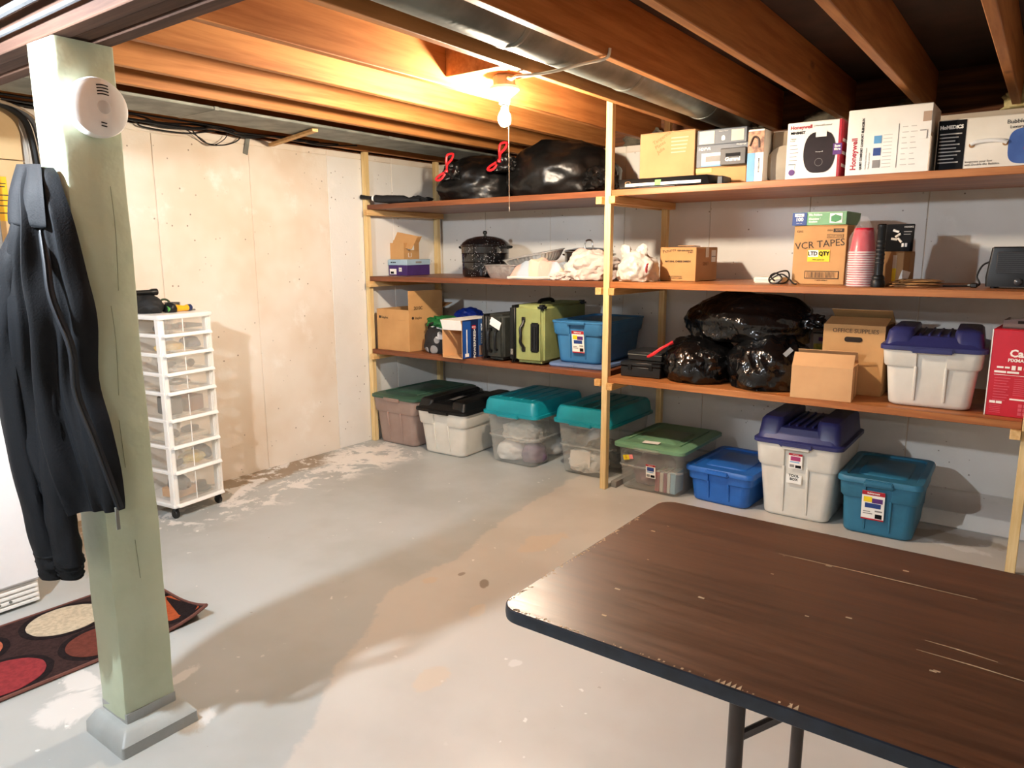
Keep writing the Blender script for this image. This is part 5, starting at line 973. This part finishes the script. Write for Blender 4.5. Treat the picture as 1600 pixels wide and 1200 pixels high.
# ------------------------------------------------------------------ folding table
t = thing('folding_table', 'folding table with a worn brown wood-grain top and black edge', 'table', (3.318, -3.575, 0))
def tabletop():
    m, t, p = newmat('walnut_laminate'); v = t.coords((.07, 1, 1)); n1 = t.noise(v, 9, 5, .65, 1.5); n2 = t.noise(v, 70, 3, .6)
    c = t.mix(t.ramp(t.math('ADD', t.math('MULTIPLY', n1, .65), t.math('MULTIPLY', n2, .4)), .36, .70), lin('#44291a'), lin('#5f3b26'))
    t.l.new(c, p.inputs['Base Color']); t.l.new(t.math('ADD', .27, t.math('MULTIPLY', n2, .20)), p.inputs['Roughness']); p.inputs['Specular IOR Level'].default_value = .5; bumpy(t, p, n2, .12, .002); return m
TL, TW = 1.83, .79
tp = obj('tabletop', loft([rrect(TL/2, TW/2, TL-.006, TW-.006, .045, .712, 8), rrect(TL/2, TW/2, TL-.006, TW-.006, .045, .737, 8)]), tabletop(), t)
obj('edge_band', loft([rrect(TL/2, TW/2, TL-.008, TW-.008, .045, .708, 8), rrect(TL/2, TW/2, TL, TW, .048, .711, 8), rrect(TL/2, TW/2, TL+.002, TW+.002, .048, .722, 8), rrect(TL/2, TW/2, TL, TW, .048, .735, 8), rrect(TL/2, TW/2, TL-.007, TW-.007, .045, .7368, 8)], cap=(False, False)), M('black_vinyl_edge', '#1c242e', .4, hex2='#12181f', vs=25), t)
raw = M('bare_particle_board', '#b79c7c', .8, hex2='#9c8060', vs=40)
for a, b_ in (((.385, .594), (.782, .596)), ((.718, .355), (.83, .346)), ((.71, .31), (.88, .303))):
    (x0, y0), (x1, y1) = a, b_; obj('scratch', tube([(x0, y0, .7372), ((x0+x1)/2, (y0+y1)/2+.002, .7373), (x1, y1, .7372)], [.0008, .0022, .0010], 6, flat=.25), raw, tp)
for x0, n_ in ((.455, 5), (.572, 2)):
    for k in range(n_): obj('chip', loft([[(x0+k*.009, .004, .7368), (x0+k*.009+.007, .004, .7368), (x0+k*.009+.005, .012+.008*random.random(), .7368)], [(x0+k*.009, .004, .7378), (x0+k*.009+.007, .004, .7378), (x0+k*.009+.005, .012+.008*random.random(), .7376)]]), raw, tp, smooth=False)
bm = bmesh.new()
for k in range(150):
    s = random.random()
    if random.random() < .55: x, y = .004+abs(random.gauss(0, .004)), .03+.62*s
    else: x, y = .04+.55*s*s, .005+abs(random.gauss(0, .004))
    r_ = random.uniform(.0007, .0022); bx(x-r_, x+r_, y-r_, y+r_*1.4, .7366, .7374, bm)
for k in range(14):
    x, y = random.uniform(.05, .8), random.uniform(.05, .72); r_ = random.uniform(.001, .003); bx(x-r_*2.2, x+r_*2.2, y-r_, y+r_, .7366, .7373, bm)
wc = obj('worn_chips', bm, raw, tp, smooth=False); wc['kind'] = 'stuff'
legm = M('brown_grey_steel', '#4b4440', .4, .5)
for xo in (.455, TL-.455):
    for y in (.115, .585):
        lg = obj('leg', tube([(xo+(.005 if xo < 1 else -.005), y, .706), (xo, y, .02)], .0145, 14), legm, t)
        obj('foot_cap', lathe([(.017, 0), (.018, .003), (.018, .03), (.0155, .034)], 16, (xo, y, 0)), black_rub, lg)
    obj('leg_crossbar', tube([(xo, .115, .17), (xo, .585, .17)], .0115, 10), legm, t)
    sg = 1 if xo < 1 else -1
    br = obj('folding_brace', tube([(xo, .125, .56), (xo+sg*.10, .20, .625), (xo+sg*.27, .34, .704)], .009, 8), legm, t); obj('brace_lock', bx(xo+sg*.10-.02, xo+sg*.10+.02, .185, .215, .606, .634), galv_dull, br, bev=.004)
for y in (.12, TW-.14): obj('apron_rail', bx(.10, TL-.10, y, y+.018, .680, .7085), legm, t, bev=.002)
print('objects', len(bpy.data.objects), 'tris', sum(len(o.data.polygons)*2 for o in bpy.data.objects if o.type == 'MESH'))
